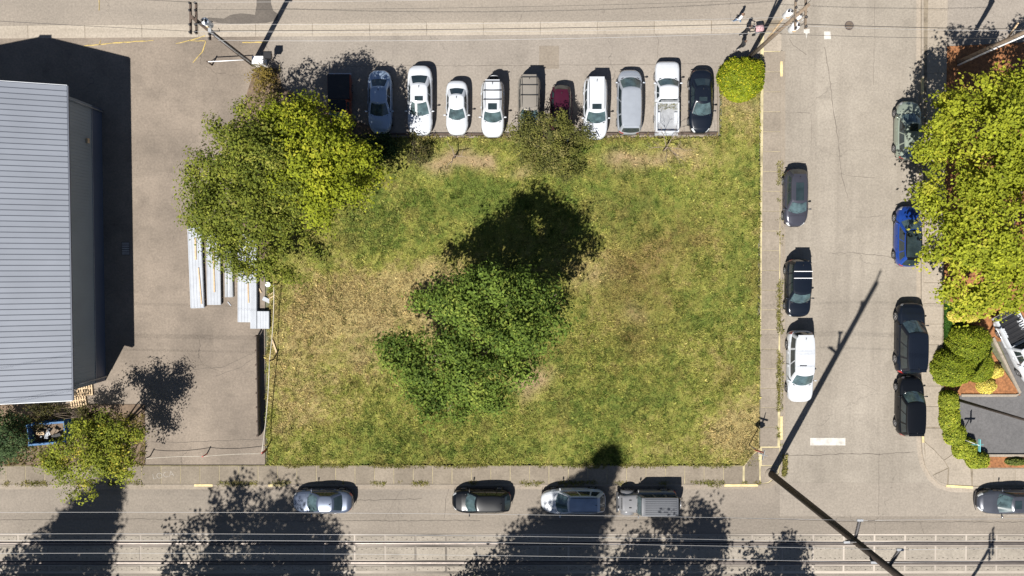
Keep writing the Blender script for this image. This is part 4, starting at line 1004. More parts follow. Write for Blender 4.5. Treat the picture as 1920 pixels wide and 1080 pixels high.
tree('lime_green_tree', 'huge lime green tree overhanging the sage and blue cars', P(1868, 330).xy, 2.8,
     [LP(1850, 240, 7.6, 3.4, 3.0, 2.4), LP(1860, 400, 7.6, 3.2, 3.0, 2.4), LP(1790, 320, 6.4, 2.4, 2.4, 1.9), LP(1780, 450, 5.6, 2.1, 2.2, 1.7), LP(1840, 520, 5.2, 3.0, 2.0, 1.6), LP(1750, 270, 5.0, 1.5, 1.3, 1.2), LP(1905, 180, 6.0, 2.4, 2.2, 1.8), LP(1810, 195, 5.6, 1.8, 1.6, 1.5), LP(1960, 330, 8, 3.4, 4.2, 2.6),
      LP(1920, 500, 6, 2.6, 2.6, 2.0), LP(1742, 385, 4.6, 1.2, 1.0, 1.0), LP(1800, 560, 3.8, 1.5, 1.0, 1.0), LP(1885, 560, 4.4, 2.0, 1.2, 1.2), LP(1990, 200, 7, 3, 3, 2)], 54, .66, .23, LIME, 24, .32, gap=.22, inner=.42, hollow=.45)
tree('turning_leaf_tree', 'yellowing young tree overhanging the sidewalk near the metal building', P(205, 838).xy, 1.7,
     [LP(185, 845, 4.4, 2.1, 1.7, 1.6), LP(150, 890, 3.6, 1.7, 1.6, 1.3), LP(225, 820, 4.6, 1.3, 1.2, 1.3), LP(120, 840, 3.8, 1.2, 1.0, 1.0), LP(165, 930, 2.9, 1.4, .9, 1.0), LP(195, 790, 4.4, .6, .9, 1.2), LP(255, 815, 4.0, .8, .6, .9), LP(160, 800, 4.2, .7, .7, .9), LP(225, 875, 3.4, 1.1, 1.0, 1.0), LP(135, 815, 3.4, .9, .6, .7), LP(100, 870, 2.9, 1.0, .9, .9)], 54, .52, .16, AUTUMN, 25, .16, gap=.2, inner=.35, updown=.36)
tree('dark_shrub_tree', 'dark green bushy tree at the south wall of the metal building', P(15, 815).xy, .9, [LP(10, 815, 2.4, 1.8, 1.5, 1.3), LP(-50, 790, 2.6, 2.2, 1.6, 1.6), LP(35, 790, 2.0, 1.0, .8, .9), LP(5, 855, 1.6, 1.1, .8, .9)], 70, .5, .15, ((.03, .06, .02), (.09, .135, .05), (.14, .17, .06)), 26, .1, cat='tree')
tree('wall_shrub', 'straggling dark shrub along the south wall of the metal building', P(95, 772).xy, .4, [LP(60, 764, 1.5, 1.6, .5, .7), LP(130, 768, 1.3, 1.4, .45, .6), LP(10, 762, 1.6, 1.4, .5, .7), LP(68, 792, 1.3, .7, .5, .6), LP(165, 775, 1.0, .7, .4, .5)], 34, .36, .13, ((.03, .03, .01), (.10, .085, .025), (.16, .15, .04)), 36, .05, cat='shrub', zmin=.2)
tree('leafy_shrub', 'loose olive shrub spilling over the beige SUV and maroon car', P(1030, 275).xy, .5,
     [LP(1020, 240, 2.1, 1.9, 1.2, 1.0), LP(1045, 285, 1.5, 1.7, 1.3, .9), LP(980, 265, 1.5, 1.3, 1.1, .8), LP(1065, 225, 1.9, 1.0, .9, .9), LP(1095, 265, 1.3, .7, 1.0, .7), LP(1000, 310, .9, 1.5, .8, .6), LP(1060, 320, .8, 1.2, .7, .5)], 55, .42, .12, ((.06, .066, .018), (.19, .19, .04), (.3, .26, .09)), 27, .07, cat='shrub', zmin=.25, gap=.3)
tree('dark_shrub', 'low dark shrub in front of the long white sedan', P(780, 285).xy, .3, [LP(780, 275, .9, .95, .8, .6), LP(785, 295, .7, .8, .4, .4)], 30, .36, .13, ((.04, .045, .015), (.13, .11, .035), (.2, .22, .04)), 28, .05, cat='shrub', zmin=.2)
tree('evergreen_shrub', 'deep green shrub under the bright tree by the parking edge', P(715, 285).xy, .4, [LP(705, 280, 1.4, 1.4, 1.1, .9), LP(735, 265, 1.2, .9, .7, .7), LP(690, 320, 1.0, 1.0, .9, .7)], 32, .4, .14, ((.012, .028, .008), (.03, .06, .016), (.05, .08, .02)), 29, .07, cat='shrub', zmin=.2)
tree('golden_shrub', 'golden shrub at the foot of the transformer pole beside the yard', P(492, 148).xy, .3, [LP(490, 145, .8, .75, .85, .6)], 40, .34, .13, ((.12, .085, .02), (.27, .2, .045), (.2, .2, .04)), 30, .05, cat='shrub', zmin=.1)
# clipped shrubs: dense leaf skins over a solid twiggy core
def clipped(name, label, cat, forms, size, n_m2, cols, seed, group=None):
    """forms: list of (centre xyz, radii xyz, power)"""
    b = Vector((forms[0][0][0], forms[0][0][1], .1)); t = thing(name, label, cat, b, 0, group); r = np.random.default_rng(seed); Vs, Ts, Cs, o = [], [], [], 0
    core = MB(); a, bb, c3 = [np.array(x) for x in cols]
    for c, rad, pw in forms:
        c = np.array(c) - np.array(b); rad = np.array(rad)
        area = 2.6 * math.pi * rad[0] * rad[1] + math.pi * (rad[0] + rad[1]) * rad[2]; n = int(area * n_m2)
        d = r.normal(0, 1, (n, 3)); d[:, 2] = np.abs(d[:, 2]) * 1.0 - .15; d /= np.linalg.norm(d, axis=1)[:, None]
        k = (np.abs(d) ** pw).sum(1) ** (-1 / pw); p = c + d * k[:, None] * rad * (1 + r.normal(0, .03, (n, 1)) + (vnoise(d[:, 0] * 3 + 9, d[:, 1] * 3 + d[:, 2] * 2, 1.4, seed)[:, None] - .5) * .3)
        p[:, 2] = np.maximum(p[:, 2], 0)
        f = np.clip(r.normal(.5, .25, n) + (vnoise(p[:, 0], p[:, 1], 1.2, seed) - .5) * .9, 0, 1)[:, None]; g = (r.random(n) < .08)[:, None]
        col = (a + (bb - a) * f) * (1 - g) + c3 * g
        V, T, K = leaf_cloud(r, p, d, np.clip(col * 1.4 * r.uniform(.7, 1.3, (n, 1)), 0, .85), size, .4, .3); Vs.append(V); Ts.append(T + o); Cs.append(K); o += len(V)
        rows = []
        for th in np.linspace(-.1, math.pi / 2 - .02, 7):
            row = []
            for ph in np.linspace(0, 2 * math.pi, 20, endpoint=False):
                q = np.array([math.cos(th) * math.cos(ph), math.cos(th) * math.sin(ph), math.sin(th)]); kk = (np.abs(q) ** pw).sum() ** (-1 / pw); row.append(tuple(c + q * kk * rad * .9))
            rows.append(row)
        core.grid(rows, True, True)
    core.build('branch_core', MAT['corem'], t); link('foliage', np_mesh('foliage', np.concatenate(Vs), np.concatenate(Ts), 'hedge', np.concatenate(Cs)), t); return t
MAT['corem'] = M('hedge_interior', (.03, .035, .012), .95, .3, 5)
def CF(px, py, z, rx, ry, rz, pw=2.2): p = P(px, py, z); return ((p.x, p.y, .05 if z < rz else z), (rx, ry, rz), pw)
HG = ((.055, .085, .008), (.15, .185, .014), (.26, .26, .02))
clipped('round_bush', 'round lime green bush at the foot of the leaning transformer pole', 'bush', [CF(1394, 143, 1.0, 1.55, 1.4, 1.75, 2.6), CF(1390, 172, .7, 1.0, .6, 1.0)], .13, 420, ((.07, .10, .006), (.21, .235, .010), (.36, .31, .02)), 41)
clipped('clipped_hedge', 'large rounded clipped hedge with two domes beside the bark bed', 'hedge', [CF(1826, 648, 1.2, 1.45, 1.35, 1.7, 2.6), CF(1795, 692, 1.2, 1.35, 1.3, 1.6, 2.6), CF(1845, 690, .9, .9, 1.1, 1.1, 2.4)], .1, 520, ((.08, .11, .008), (.19, .225, .016), (.28, .28, .03)), 42)
YL = ((.36, .30, .05), (.56, .46, .10), (.62, .54, .16)); yg_ = 'round yellow shrubs in the bark bed'
clipped('yellow_shrub', 'round yellow shrub nearer the white pickup, in the bark bed', 'shrub', [CF(1868, 697, .5, .6, .52, .75)], .09, 520, YL, 43, yg_)
clipped('yellow_shrub', 'round yellow shrub at the kerb of the sealed lot', 'shrub', [CF(1853, 724, .5, .68, .58, .75)], .09, 520, YL, 44, yg_)
clipped('yellow_shrub', 'yellow shrub between the lime tree and the short green grass', 'shrub', [CF(1800, 592, .6, .7, .5, .7), CF(1822, 597, .5, .6, .4, .6)], .09, 480, YL, 45, yg_)
clipped('corner_hedge', 'curving leafy hedge around the sealed lot at the street corner', 'hedge', [CF(1782, 755, .6, .65, .8, .95, 3), CF(1783, 785, .6, .68, .9, .95, 3), CF(1793, 815, .6, .75, .75, .9, 3), CF(1812, 842, .6, .85, .75, .85, 3), CF(1836, 864, .55, .8, .6, .8, 3)], .12, 420, ((.09, .12, .012), (.24, .27, .024), (.36, .34, .04)), 46)
clipped('low_shrub', 'low green shrub in the bark strip by the dark grey sedan', 'shrub', [CF(1906, 866, .3, .75, .3, .45)], .1, 420, ((.05, .07, .015), (.13, .15, .03), (.2, .2, .04)), 47)
# bare saplings
def bare(name, label, px, py, h, spread, n, seed, mat='deadwood', r0=.05):
    b = P(px, py); t = thing(name, label, 'sapling', (b.x, b.y, .08)); r = random.Random(seed)
    MB().tube([(0, 0, -.1), (.04, .02, h * .25), (.06, .08, h * .45)], [r0 * 1.3, r0, r0 * .8], 7).build('trunk', mat, t); m = MB()
    def grow(p, d, L, rad, dep):
        q = p + d * L * .5 + Vector((r.uniform(-.08, .08), r.uniform(-.08, .08), 0)); e = p + d * L; m.tube([p, q, e], [rad, rad * .75, rad * .4], 5)
        if dep:
            for _ in range(3):
                nd_ = (d + Vector((r.uniform(-.9, .9), r.uniform(-.9, .9), r.uniform(-.2, .5)))).normalized(); grow(p.lerp(e, r.uniform(.4, 1)), nd_, L * r.uniform(.5, .8), rad * .5, dep - 1)
    for i in range(n):
        a = i * 2 * math.pi / n + r.uniform(-.4, .4); grow(Vector((.06, .08, h * r.uniform(.3, .45))), Vector((math.cos(a) * spread, math.sin(a) * spread, r.uniform(.4, .9))).normalized(), h * .5, r0 * .55, 2 if n > 3 else 1)
    m.build('branches', mat, t); return t
bare('bare_sapling', 'bare twiggy sapling at the tail of the white pickup', 1243, 283, 2.6, 1.0, 6, 3)
bare('bare_stump', 'small cut back sapling with three bare limbs by the parking edge', 852, 296, 1.7, .6, 3, 8, r0=.07)
# trees standing across the tram street: their shadows reach the near kerb
def conifer(label, x, y, h, rad, seed):
    t = thing('conifer_tree', label, 'tree', (x, y, 0), 0, 'street trees south of the tracks'); r = np.random.default_rng(seed)
    MB().tube([(0, 0, -.1), (0, 0, h * .5), (0, 0, h * .97)], [.45, .28, .04], 9).build('trunk', 'bark', t)
    n = 2600; zf = r.random(n) ** 1.15; z = 1.6 + zf * (h - 1.7); a = r.uniform(0, 2 * np.pi, n); rr = rad * (1 - zf) * r.uniform(.25, 1.05, n) + .15
    c = np.stack([np.cos(a) * rr, np.sin(a) * rr, z - rr * .18], 1); m = np.repeat(np.arange(n), 12); p = c[m] + r.normal(0, .34, (len(m), 3)) * [1, 1, .5]
    d = np.stack([np.cos(a), np.sin(a), np.full(n, .3)], 1)[m]; col = np.array([.03, .055, .02]) * r.uniform(.5, 1.6, (len(m), 1))
    V, T, K = leaf_cloud(r, p, d, col, .34, .5, .5); link('crown', np_mesh('crown', V, T, 'leaf', K), t)
conifer('tall fir across the tracks from the yellowing tree', -38.4, -31.5, 24, 7.0, 61)
conifer('tall fir across the tracks from the white wagon', -2.2, -32.0, 27.5, 7.6, 62)
for lab, x, y, z, rx, sd_ in (('broad street tree across the tracks from the slate sedan', -24.0, -31.2, 11.4, 6.4, 63), ('street tree across the tracks from the grey off-roader', 8.4, -28.9, 11.3, 3.6, 64), ('small street tree across the tracks from the stop line', 16.9, -28.7, 8.0, 2.7, 65)):
    tree('street_tree', lab, (x, y), z * .4, [((x, y, z), (rx, rx, rx * .8)), ((x - rx * .5, y - .6, z - 1.8), (rx * .7, rx * .6, rx * .5)), ((x + rx * .6, y + .3, z - 1.2), (rx * .65, rx * .6, rx * .5)), ((x + .2 * rx, y - .3, z + rx * .6), (rx * .55, rx * .55, rx * .5))], 30, .75, .3, MAPLE, sd_, .25, group='street trees south of the tracks', gap=.3)

# ================================================================== POLES AND WIRES
def wire(label, a, b, sag, rad, mat, group='overhead wires', n=14, name='overhead_wire'):
    a, b = Vector(a), Vector(b); pts = [a.lerp(b, i / n) - Vector((0, 0, sag * 4 * (i / n) * (1 - i / n))) for i in range(n + 1)]
    m = MB(); m.tube([p - a for p in pts], rad, 5, cap=True); o = m.build(name, mat, None, a); return tag(o, label, 'wire', group)
def insulators(m, pts):
    for p in pts: m.lathe([(.03, 0), (.075, .03), (.04, .07), (.08, .1), (.04, .14), (.06, .17), (.02, .2)], p, 'Z', 8)
def can(parent, c, r=.24, h=.85):
    t = MB().lathe([(r * .9, 0), (r, .04), (r, h * .9), (r * .97, h), (r * .5, h + .05), (r * .4, h + .06)], c, 'Z', 16).build('transformer', 'white', parent)
    m = MB(); insulators(m, [(c[0] - r * .45, c[1], c[2] + h + .03), (c[0] + r * .45, c[1], c[2] + h + .03)]); m.build('bushing', 'insul', t)
    MB().box((c[0], c[1] - r, c[2] + h * .55), (.18, .05, .22)).build('rating_plate', 'lumber', t)
def upole(label, base, h, mat='wood', arms=(), r=.16, lean=(0, 0)):
    t = thing('utility_pole', label, 'utility pole', (base.x, base.y, 0), 0, 'utility poles'); lx, ly = lean
    MB().tube([(0, 0, -.3), (lx * .5, ly * .5, h * .5), (lx, ly, h)], [r, r * .86, r * .68], 12).build('pole', mat, t)
    for z, (dx, dy), half in arms:
        ox, oy = lx * z / h + dx, ly * z / h + dy
        a = MB().box((ox, oy, z), (.11, half * 2, .13)).build('crossarm', mat, t); m = MB()
        insulators(m, [(ox, oy + s * half * f, z + .06) for s in (1, -1) for f in (.92, .45)]); m.build('insulator', 'insul', a)
    return t
b2 = P(474, 121); p2 = upole('dark utility pole with double crossarm and one transformer beside the yard', b2, 10.6, 'darkwood', [(10.35, (-.17, 0), .95), (10.35, (.17, 0), .95), (8.0, (.05, 0), .6)])
can(p2, (.34, .1, 8.7)); MB().tube([(.14, -.14, .0), (.13, -.13, 8.4)], .05, 6).build('conduit', 'galv', p2); MB().box((.2, -.12, 8.2), (.2, .2, .5)).build('cable_box', 'grey_metal', p2)
for a, b in (((.3, .2, 9.6), (.3, .4, 8.4)), ((.35, -.3, 8.6), (.55, .2, 7.9))): MB().tube([a, Vector(a).lerp(Vector(b), .5) + Vector((.25, 0, -.2)), b], .02, 5).build('jumper_cable', 'wire_dark', p2)
b3 = P(1404, 108); p3 = upole('pale utility pole with three transformers behind the round bush', b3, 11.2, 'wood', [(10.5, (.1, 0), 1.2), (9.4, (-.1, 0), .9)], .15)
can(p3, (.36, .22, 7.9)); can(p3, (-.12, .48, 7.7), .22); can(p3, (.28, -.36, 7.7), .26)
MB().beam((-.05, .1, 4.2), (-.2, .5, 8.2), .09, .09).build('brace', 'lumber', p3); MB().tube([(.15, .0, .0), (.14, 0, 7.4)], .05, 6).build('conduit', 'galv', p3)
for i in range(5):
    a = Vector((.3, -.5 + i * .25, 8.9)); MB().tube([a, a + Vector((.25, .1, -.3)), a + Vector((.2, .1, .5 + i * .2))], .018, 5).build('jumper_cable', 'white' if i % 2 else 'wire_dark', p3)
b4 = P(1796, 117); p4 = upole('utility pole with white conduit at the bark bed corner', b4, 11.0, 'wood', [(10.4, (.1, 0), 1.1)], .16)
MB().tube([(-.05, -.24, .0), (-.04, -.22, 4.6), (.05, -.2, 5.6), (.06, -.22, 7.2)], [.07, .07, .06, .06], 8).build('conduit', 'white', p4)
can(p4, (.3, .2, 7.2), .28, 1.0); MB().beam((.1, .0, 5.2), (.15, .85, 6.4), .08, .08).build('brace', 'lumber', p4)
bS = Vector((32.2, -28.6, 0)); upole('utility pole with double crossarm south of the tracks', bS, 12.2, 'darkwood', [(11.9, (0, 0), 1.0), (11.2, (0, 0), 1.0)], .16)
b5 = P(1784, 746); p5 = upole('dark timber pole rising out of the corner hedge', b5, 9.4, 'blackpole', [], .12)
# big dark line pole with post insulators
b1 = P(1445, 888); t1 = thing('line_pole', 'tall dark brown power line pole at the street corner', 'utility pole', (b1.x, b1.y, 0))
MB().tube([(0, 0, .0), (0, 0, 11), (.0, 0, 22)], [.26, .22, .17], 14).build('pole', 'blackpole', t1)
MB().lathe([(.46, .12), (.46, .17), (.3, .2)], n=18).build('footing', 'walk_mid', t1)
tips = []
for (tx, ty), z in (((1612, 975), 13.9), ((1587, 1016), 14.0), ((1687, 1030), 17.7), ((1638, 1054), 16.0)):
    tip = P(tx, ty, z + .35); d = Vector((tip.x - b1.x, tip.y - b1.y, .35)); mb = MB(); n_ = 12; q0 = Vector((0, 0, z)) + Vector((d.x, d.y, 0)).normalized() * .18
    pts, rad = [], []
    for i in range(n_ * 2 + 1): pts.append(q0.lerp(Vector((d.x, d.y, z + .35)), i / (n_ * 2))); rad.append(.11 if i % 2 else .06)
    mb.tube(pts, rad, 8); io = mb.build('post_insulator', 'insul', t1)
    MB().box((d.x, d.y, z + .38), (.34, .12, .1)).build('clamp', 'galv', io); tips.append(Vector((tip.x, tip.y, z + .42)))
MB().beam((0, 0, 21.3), (.1, .55, 22.6), .12, .12).build('top_bracket', 'blackpole', t1)
# conductors on the line pole run west and east along the tracks
nm = ['upper pale conductor nearest the parked cars', 'pale conductor over the near edge of the track', 'highest pale conductor over the rails', 'pale conductor over the far edge of the track']
for tp, lab in zip(tips, nm):
    wire(lab + ', west of the line pole', tp, (tp.x - 68, tp.y + .3, tp.z), .9, .0095, 'wire_light', n=24)
    wire(lab + ', east of the line pole', tp, (tp.x + 68, tp.y - .3, tp.z), .9, .010, 'wire_light', n=24)
tz = 10.62
for i, (o2, o3) in enumerate(((.87, 1.1), (.43, .54), (-.43, -.54), (-.87, -1.1))):
    a = (b2.x + .17, b2.y + o2, tz); b = (b3.x + .1, b3.y + o3, 10.75); cdesc = ['northernmost', 'second from north', 'third from north', 'southernmost'][i]
    m_ = 'wire_light' if i != 1 else 'wire_dark'
    wire(f'thin crossarm wire, {cdesc}, between the yard pole and bush pole', a, b, .55, .008, m_)
    if i in (0, 3): wire(f'thin crossarm wire, {cdesc}, over the side street mouth', b, (b4.x + .1, b4.y + o3 * .9, 10.65), .3, .008, m_)
    if i in (0, 3): wire(f'thin crossarm wire, {cdesc}, west of the yard pole', a, (b2.x - 40, b2.y + o2 + 2.5, 10.8), .55, .012, 'wire_dark')
wire('thick dark cable bundle over the north street', (b2.x - .1, b2.y + 6.5, 8.2), (b3.x, b3.y + 7.0, 8.4), 1.6, .035, 'wire_dark')
wire('dark telephone cable between the yard pole and bush pole', (b2.x, b2.y + .2, 7.3), (b3.x, b3.y + .2, 7.2), .35, .02, 'wire_dark')
wire('pale telephone cable sagging between the yard pole and bush pole', (b2.x, b2.y - .2, 6.6), (b3.x, b3.y - .2, 6.7), .75, .012, 'wire_light')
wire('dark telephone cable between the bush pole and conduit pole', (b3.x, b3.y + .2, 7.2), (b4.x, b4.y + .2, 7.2), .2, .02, 'wire_dark')
wire('thin dark cable low between the bush pole and conduit pole', (b3.x, b3.y - .2, 6.3), (b4.x, b4.y - .2, 6.5), .25, .012, 'wire_dark')
wire('dark telephone cable east of the conduit pole', (b4.x, b4.y + .2, 7.2), (b4.x + 40, b4.y + 1, 7.2), .4, .02, 'wire_dark')
# guy bars by the yard pole and utility cabinet
gb = thing('barrier_gate', 'white swing bar gate on a dark post in the yard entrance', 'gate', (P(398, 122).x, P(398, 122).y, 0))
pz = P(475, 118) - P(398, 122)
MB().tube([(0, 0, 0), (0, 0, 1.0)], .06, 8).build('post', 'darkwood', gb); MB().tube([(0, 0, .9), (pz.x * .9, pz.y * .9, .9)], .035, 6).build('bar', 'white', gb); MB().tube([(-.3, .15, .0), (0, 0, .85)], .03, 6).build('stay', 'white', gb)
cb = thing('utility_cabinet', 'white utility cabinet beside the transformer pole', 'cabinet', (P(491, 119).x, P(491, 119).y, 0))
MB().box((0, 0, .45), (.75, .5, .9)).build('housing', 'white', cb); MB().box((0, 0, .93), (.82, .56, .06)).build('lid', 'white', cb); MB().box((0, -.26, .45), (.6, .02, .7)).build('door', 'white', cb)
vv = P(512, 113); bx_ = thing('mailbox', 'black box on a post beside the white utility cabinet', 'box', (vv.x, vv.y, 0))
MB().tube([(0, 0, 0), (0, 0, 1.0)], .05, 6).build('post', 'wood', bx_); MB().box((0, 0, 1.15), (.5, .4, .35)).build('box', 'black', bx_); MB().box((0, 0, 1.34), (.54, .44, .03)).build('lid', 'black', bx_)
# stop sign and street name signs
b = P(1404, 833); t = thing('stop_sign', 'stop sign post with two street name blades at the dry grass corner', 'sign', (b.x, b.y, .08))
MB().tube([(0, 0, -.1), (0, 0, 3.2)], .04, 8).build('post', 'grey_metal', t)
oc = MB(); oc.lathe([(.38, -.01), (.38, .01)], (0, .06, 2.25), 'Y', 8, False); so = oc.build('sign_face', 'red', t); so.rotation_euler = (0, 0, R(-14))
MB().beam((-.34, .1, 3.0), (.34, -.1, 3.0), .03, .18).build('name_blade', 'grey_metal', t); MB().beam((-.08, -.34, 3.2), (.08, .34, 3.2), .03, .18).build('name_blade', 'grey_metal', t)
b = P(1797, 820); t = thing('street_sign', 'teal street name sign on a pale post in the corner hedge', 'sign', (b.x, b.y, .08))
MB().tube([(0, 0, -.1), (0, 0, 2.5)], .035, 8).build('post', 'white', t); MB().beam((0, -.45, 2.45), (0, .45, 2.45), .05, .22).build('name_blade', 'teal', t); MB().beam((-.4, 0, 2.2), (.4, 0, 2.2), .03, .2).build('name_blade', 'teal', t)

# ================================================================== YARD CLUTTER
def stack(label, x0, y0, x1, y1, wd, nl, z0=.03, group='stacks of metal roofing panels'):
    a, b = P(x0, y0), P(x1, y1); d = b - a; L = d.length; t = thing('panel_stack', label, 'metal panels', ((a.x + b.x) / 2, (a.y + b.y) / 2, .01), math.atan2(d.y, d.x), group)
    me = MB().box((0, 0, 0), (L, wd, .03)); 
    for k in range(5): me.box((0, -wd / 2 + .05 + k * (wd - .1) / 4, .022), (L, .035, .02))
    me = me.mesh('panel', 'panel_white'); r = random.Random(int(x0))
    for f in (-.4, 0, .4): MB().box((f * L, 0, .045), (.09, wd + .06, .09)).build('bearer', 'lumber', t)
    for i in range(nl): link('panel', me, t, (r.uniform(-.03, .03), r.uniform(-.02, .02), .12 + i * .05))
    return t, L
def batten(label, x0, y0, x1, y1, z, wd=.12, mat='lumber', name='timber_batten', cat='timber', th=.05):
    a, b = P(x0, y0, z), P(x1, y1, z); m = MB(); m.beam((a - b) / 2, (b - a) / 2, wd, th); return tag(m.build(name, mat, None, (a + b) / 2), label, cat, 'loose timber on the panels')
stack('white ribbed panel stack lying farthest from the lawn', 367, 425, 373, 577, 1.0, 4)
stack('white ribbed panel stack beside the dark pipes', 402, 440, 404, 571, 1.02, 4)
stack('white ribbed panel stack between the pipes and the narrow panels', 461, 440, 461, 603, .98, 5)
stack('narrow white panel stack touching the square panel pile', 478.5, 450, 479, 615, .46, 6)
stack('short square pile of white panels nearest the guardrail', 496, 583, 496, 615, .92, 5)
batten('pale batten at the upper end of the outermost panel stack', 366, 446, 367, 487, .33)
batten('long pale batten at the lower end of the outermost panel stack', 372, 502, 378, 570, .33, .08)
batten('pale batten along the panel stack beside the pipes', 400, 470, 402, 548, .33, .1)
batten('pale batten on the panel stack near the narrow panels', 465, 530, 466, 568, .38, .08)
for i, (x, rr_) in enumerate(((426, .14), (431, .12), (435.5, .12))):
    a, b = P(x, 450), P(x, 557); m = MB(); m.tube([(0, (a.y - b.y) / 2, rr_), (0, -(a.y - b.y) / 2, rr_)], rr_, 12); tag(m.build('metal_pipe', 'grey_metal' if i != 1 else 'panel_white', None, ((a + b).x / 2, (a + b).y / 2, .012)), ['grey pipe on the side of the outer panel stack', 'pale middle pipe of the three beside the panel stacks', 'grey pipe on the side of the lawn panel stack'][i], 'pipe', 'pipes between the panel stacks')
batten('white board offcut lying beside the lawn', 493, 559, 513, 569, .05, .3, 'panel_white', 'board_offcut', 'board'); batten('short wood scrap above the white board', 502, 553, 512, 549, .06, .09); batten('tilted wood scrap by the narrow panels', 485, 540, 490, 549, .06, .09)
batten('wood scrap crossing behind the white board', 505, 560, 516, 553, .09, .07); batten('small white scrap below the pipes', 427, 566, 433, 573, .03, .06, 'panel_white', 'board_offcut', 'board'); batten('yellow plank leaning beside the rope fence', 510, 637, 519, 662, .2, .12)
bk = thing('bucket', 'white bucket standing by the upper end of the rope fence', 'bucket', (P(505, 533).x, P(505, 533).y, .01)); MB().lathe([(.15, 0), (.19, .38), (.17, .38), (.14, .05)], n=16).build('shell', 'white', bk); MB().lathe([(.2, .33), (.2, .37)], n=16).build('rim', 'white', bk)
# guardrail
g0, g1 = P(487, 628), P(490, 814); gl = g0.y - g1.y; gt = thing('guardrail', 'dark steel guardrail on short posts along the lawn edge', 'guardrail', (g1.x, g1.y, 0))
rows = [[(o + (g0.x - g1.x) * k, gl * k, z) for o, z in ((0, .04), (.03, .06), (.03, .5), (.0, .55), (.05, .62), (.05, .78), (0, .84))] for k in (0, .25, .5, .75, 1)]
MB().grid(rows, False).build('beam', 'iron', gt)
for i in range(8): MB().box(((g0.x - g1.x) * (i / 7) - .1, gl * (i + .02) / 7.05, .38), (.1, .12, .62)).build('post', 'darkwood', gt)
# rope fence and chain
rf = thing('rope_fence', 'white rope strung on posts along the lawn edge', 'fence', (P(513, 675).x, P(513, 675).y, .05)); o0 = P(513, 675)
fp = [P(522, 532) - o0, P(514, 673) - o0, P(500, 842) - o0]
for i, q in enumerate(fp): MB().tube([(q.x, q.y, -.05), (q.x + .02, q.y, 1.15)], .045, 8).build('post', 'darkwood' if i < 2 else 'red', rf)
for a, b in zip(fp[:-1], fp[1:]): MB().tube([Vector((a.x, a.y, 1.05)).lerp(Vector((b.x, b.y, 1.05)), k / 10) - Vector((0, 0, .35 * 4 * (k / 10) * (1 - k / 10))) for k in range(11)], .03, 6).build('rope', 'rope', rf)
cf = thing('chain_barrier', 'white chain on red posts across the yard entrance', 'barrier', (P(388, 851).x, P(388, 851).y, .0)); o0 = P(388, 851)
cp = [P(282, 855) - o0, Vector((0, 0, 0)), P(498, 846) - o0]
for i, q in enumerate(cp): MB().tube([(q.x, q.y, 0), (q.x, q.y, .85)], .045, 8).build('post', 'red' if i == 1 else 'darkwood', cf)
for a, b in zip(cp[:-1], cp[1:]): MB().tube([Vector((a.x, a.y, .75)).lerp(Vector((b.x, b.y, .75)), k / 8) - Vector((0, 0, .25 * 4 * (k / 8) * (1 - k / 8))) for k in range(9)], .02, 5).build('chain', 'rope', cf)
# pallets by the building, blue skip
def pallet(label, px, py, rz, z=.01):
    b = P(px, py); t = thing('wood_pallet', label, 'pallet', (b.x, b.y, z), R(rz), 'pallets beside the metal building')
    for k in range(3): MB().box((0, -.5 + k * .5, .05), (1.2, .1, .1)).build('bearer', 'lumber', t)
    for k in range(7): MB().box((-.55 + k * .183, 0, .115), (.1, 1.1, .024)).build('slat', 'lumber', t)
pallet('pale pallet against the corner of the metal building', 160, 728, 4); pallet('pallet half shaded under the eave of the metal building', 148, 750, 9); 
MAT['bluem'] = M('blue_enamel', (.035, .12, .27), .55, .3, 3); b = P(106, 806)
sk = thing('blue_skip', 'blue open metal bin holding scrap boards behind the yellowing tree', 'bin', (b.x, b.y, .05), R(5))
for s in (1, -1):
    MB().box((0, s * .72, .6), (2.7, .07, 1.2)).build('side_panel', 'bluem', sk); MB().box((s * 1.35, 0, .6), (.07, 1.4, 1.2)).build('end_panel', 'bluem', sk); MB().box((0, s * .74, 1.22), (2.84, .14, .08)).build('rim', 'bluem', sk)
    for k in range(5): MB().box((-1.1 + k * .55, s * .79, .6), (.08, .06, 1.1)).build('stiffener', 'bluem', sk)
MB().box((0, 0, .3), (2.6, 1.36, .5)).build('fill', 'soil', sk); r = random.Random(9)
for k in range(16):
    d_ = r.uniform(0, 3.1); c_ = Vector((r.uniform(-.8, .8), r.uniform(-.3, .3), r.uniform(.62, .85))); v_ = Vector((math.cos(d_), math.sin(d_), r.uniform(-.15, .15))) * r.uniform(.25, .5)
    v_.y *= .6; MB().beam(c_ - v_, c_ + v_, r.uniform(.06, .3), .04).build('scrap_board', ['panel_white', 'lumber', 'trimb', 'wood'][k % 4], sk)

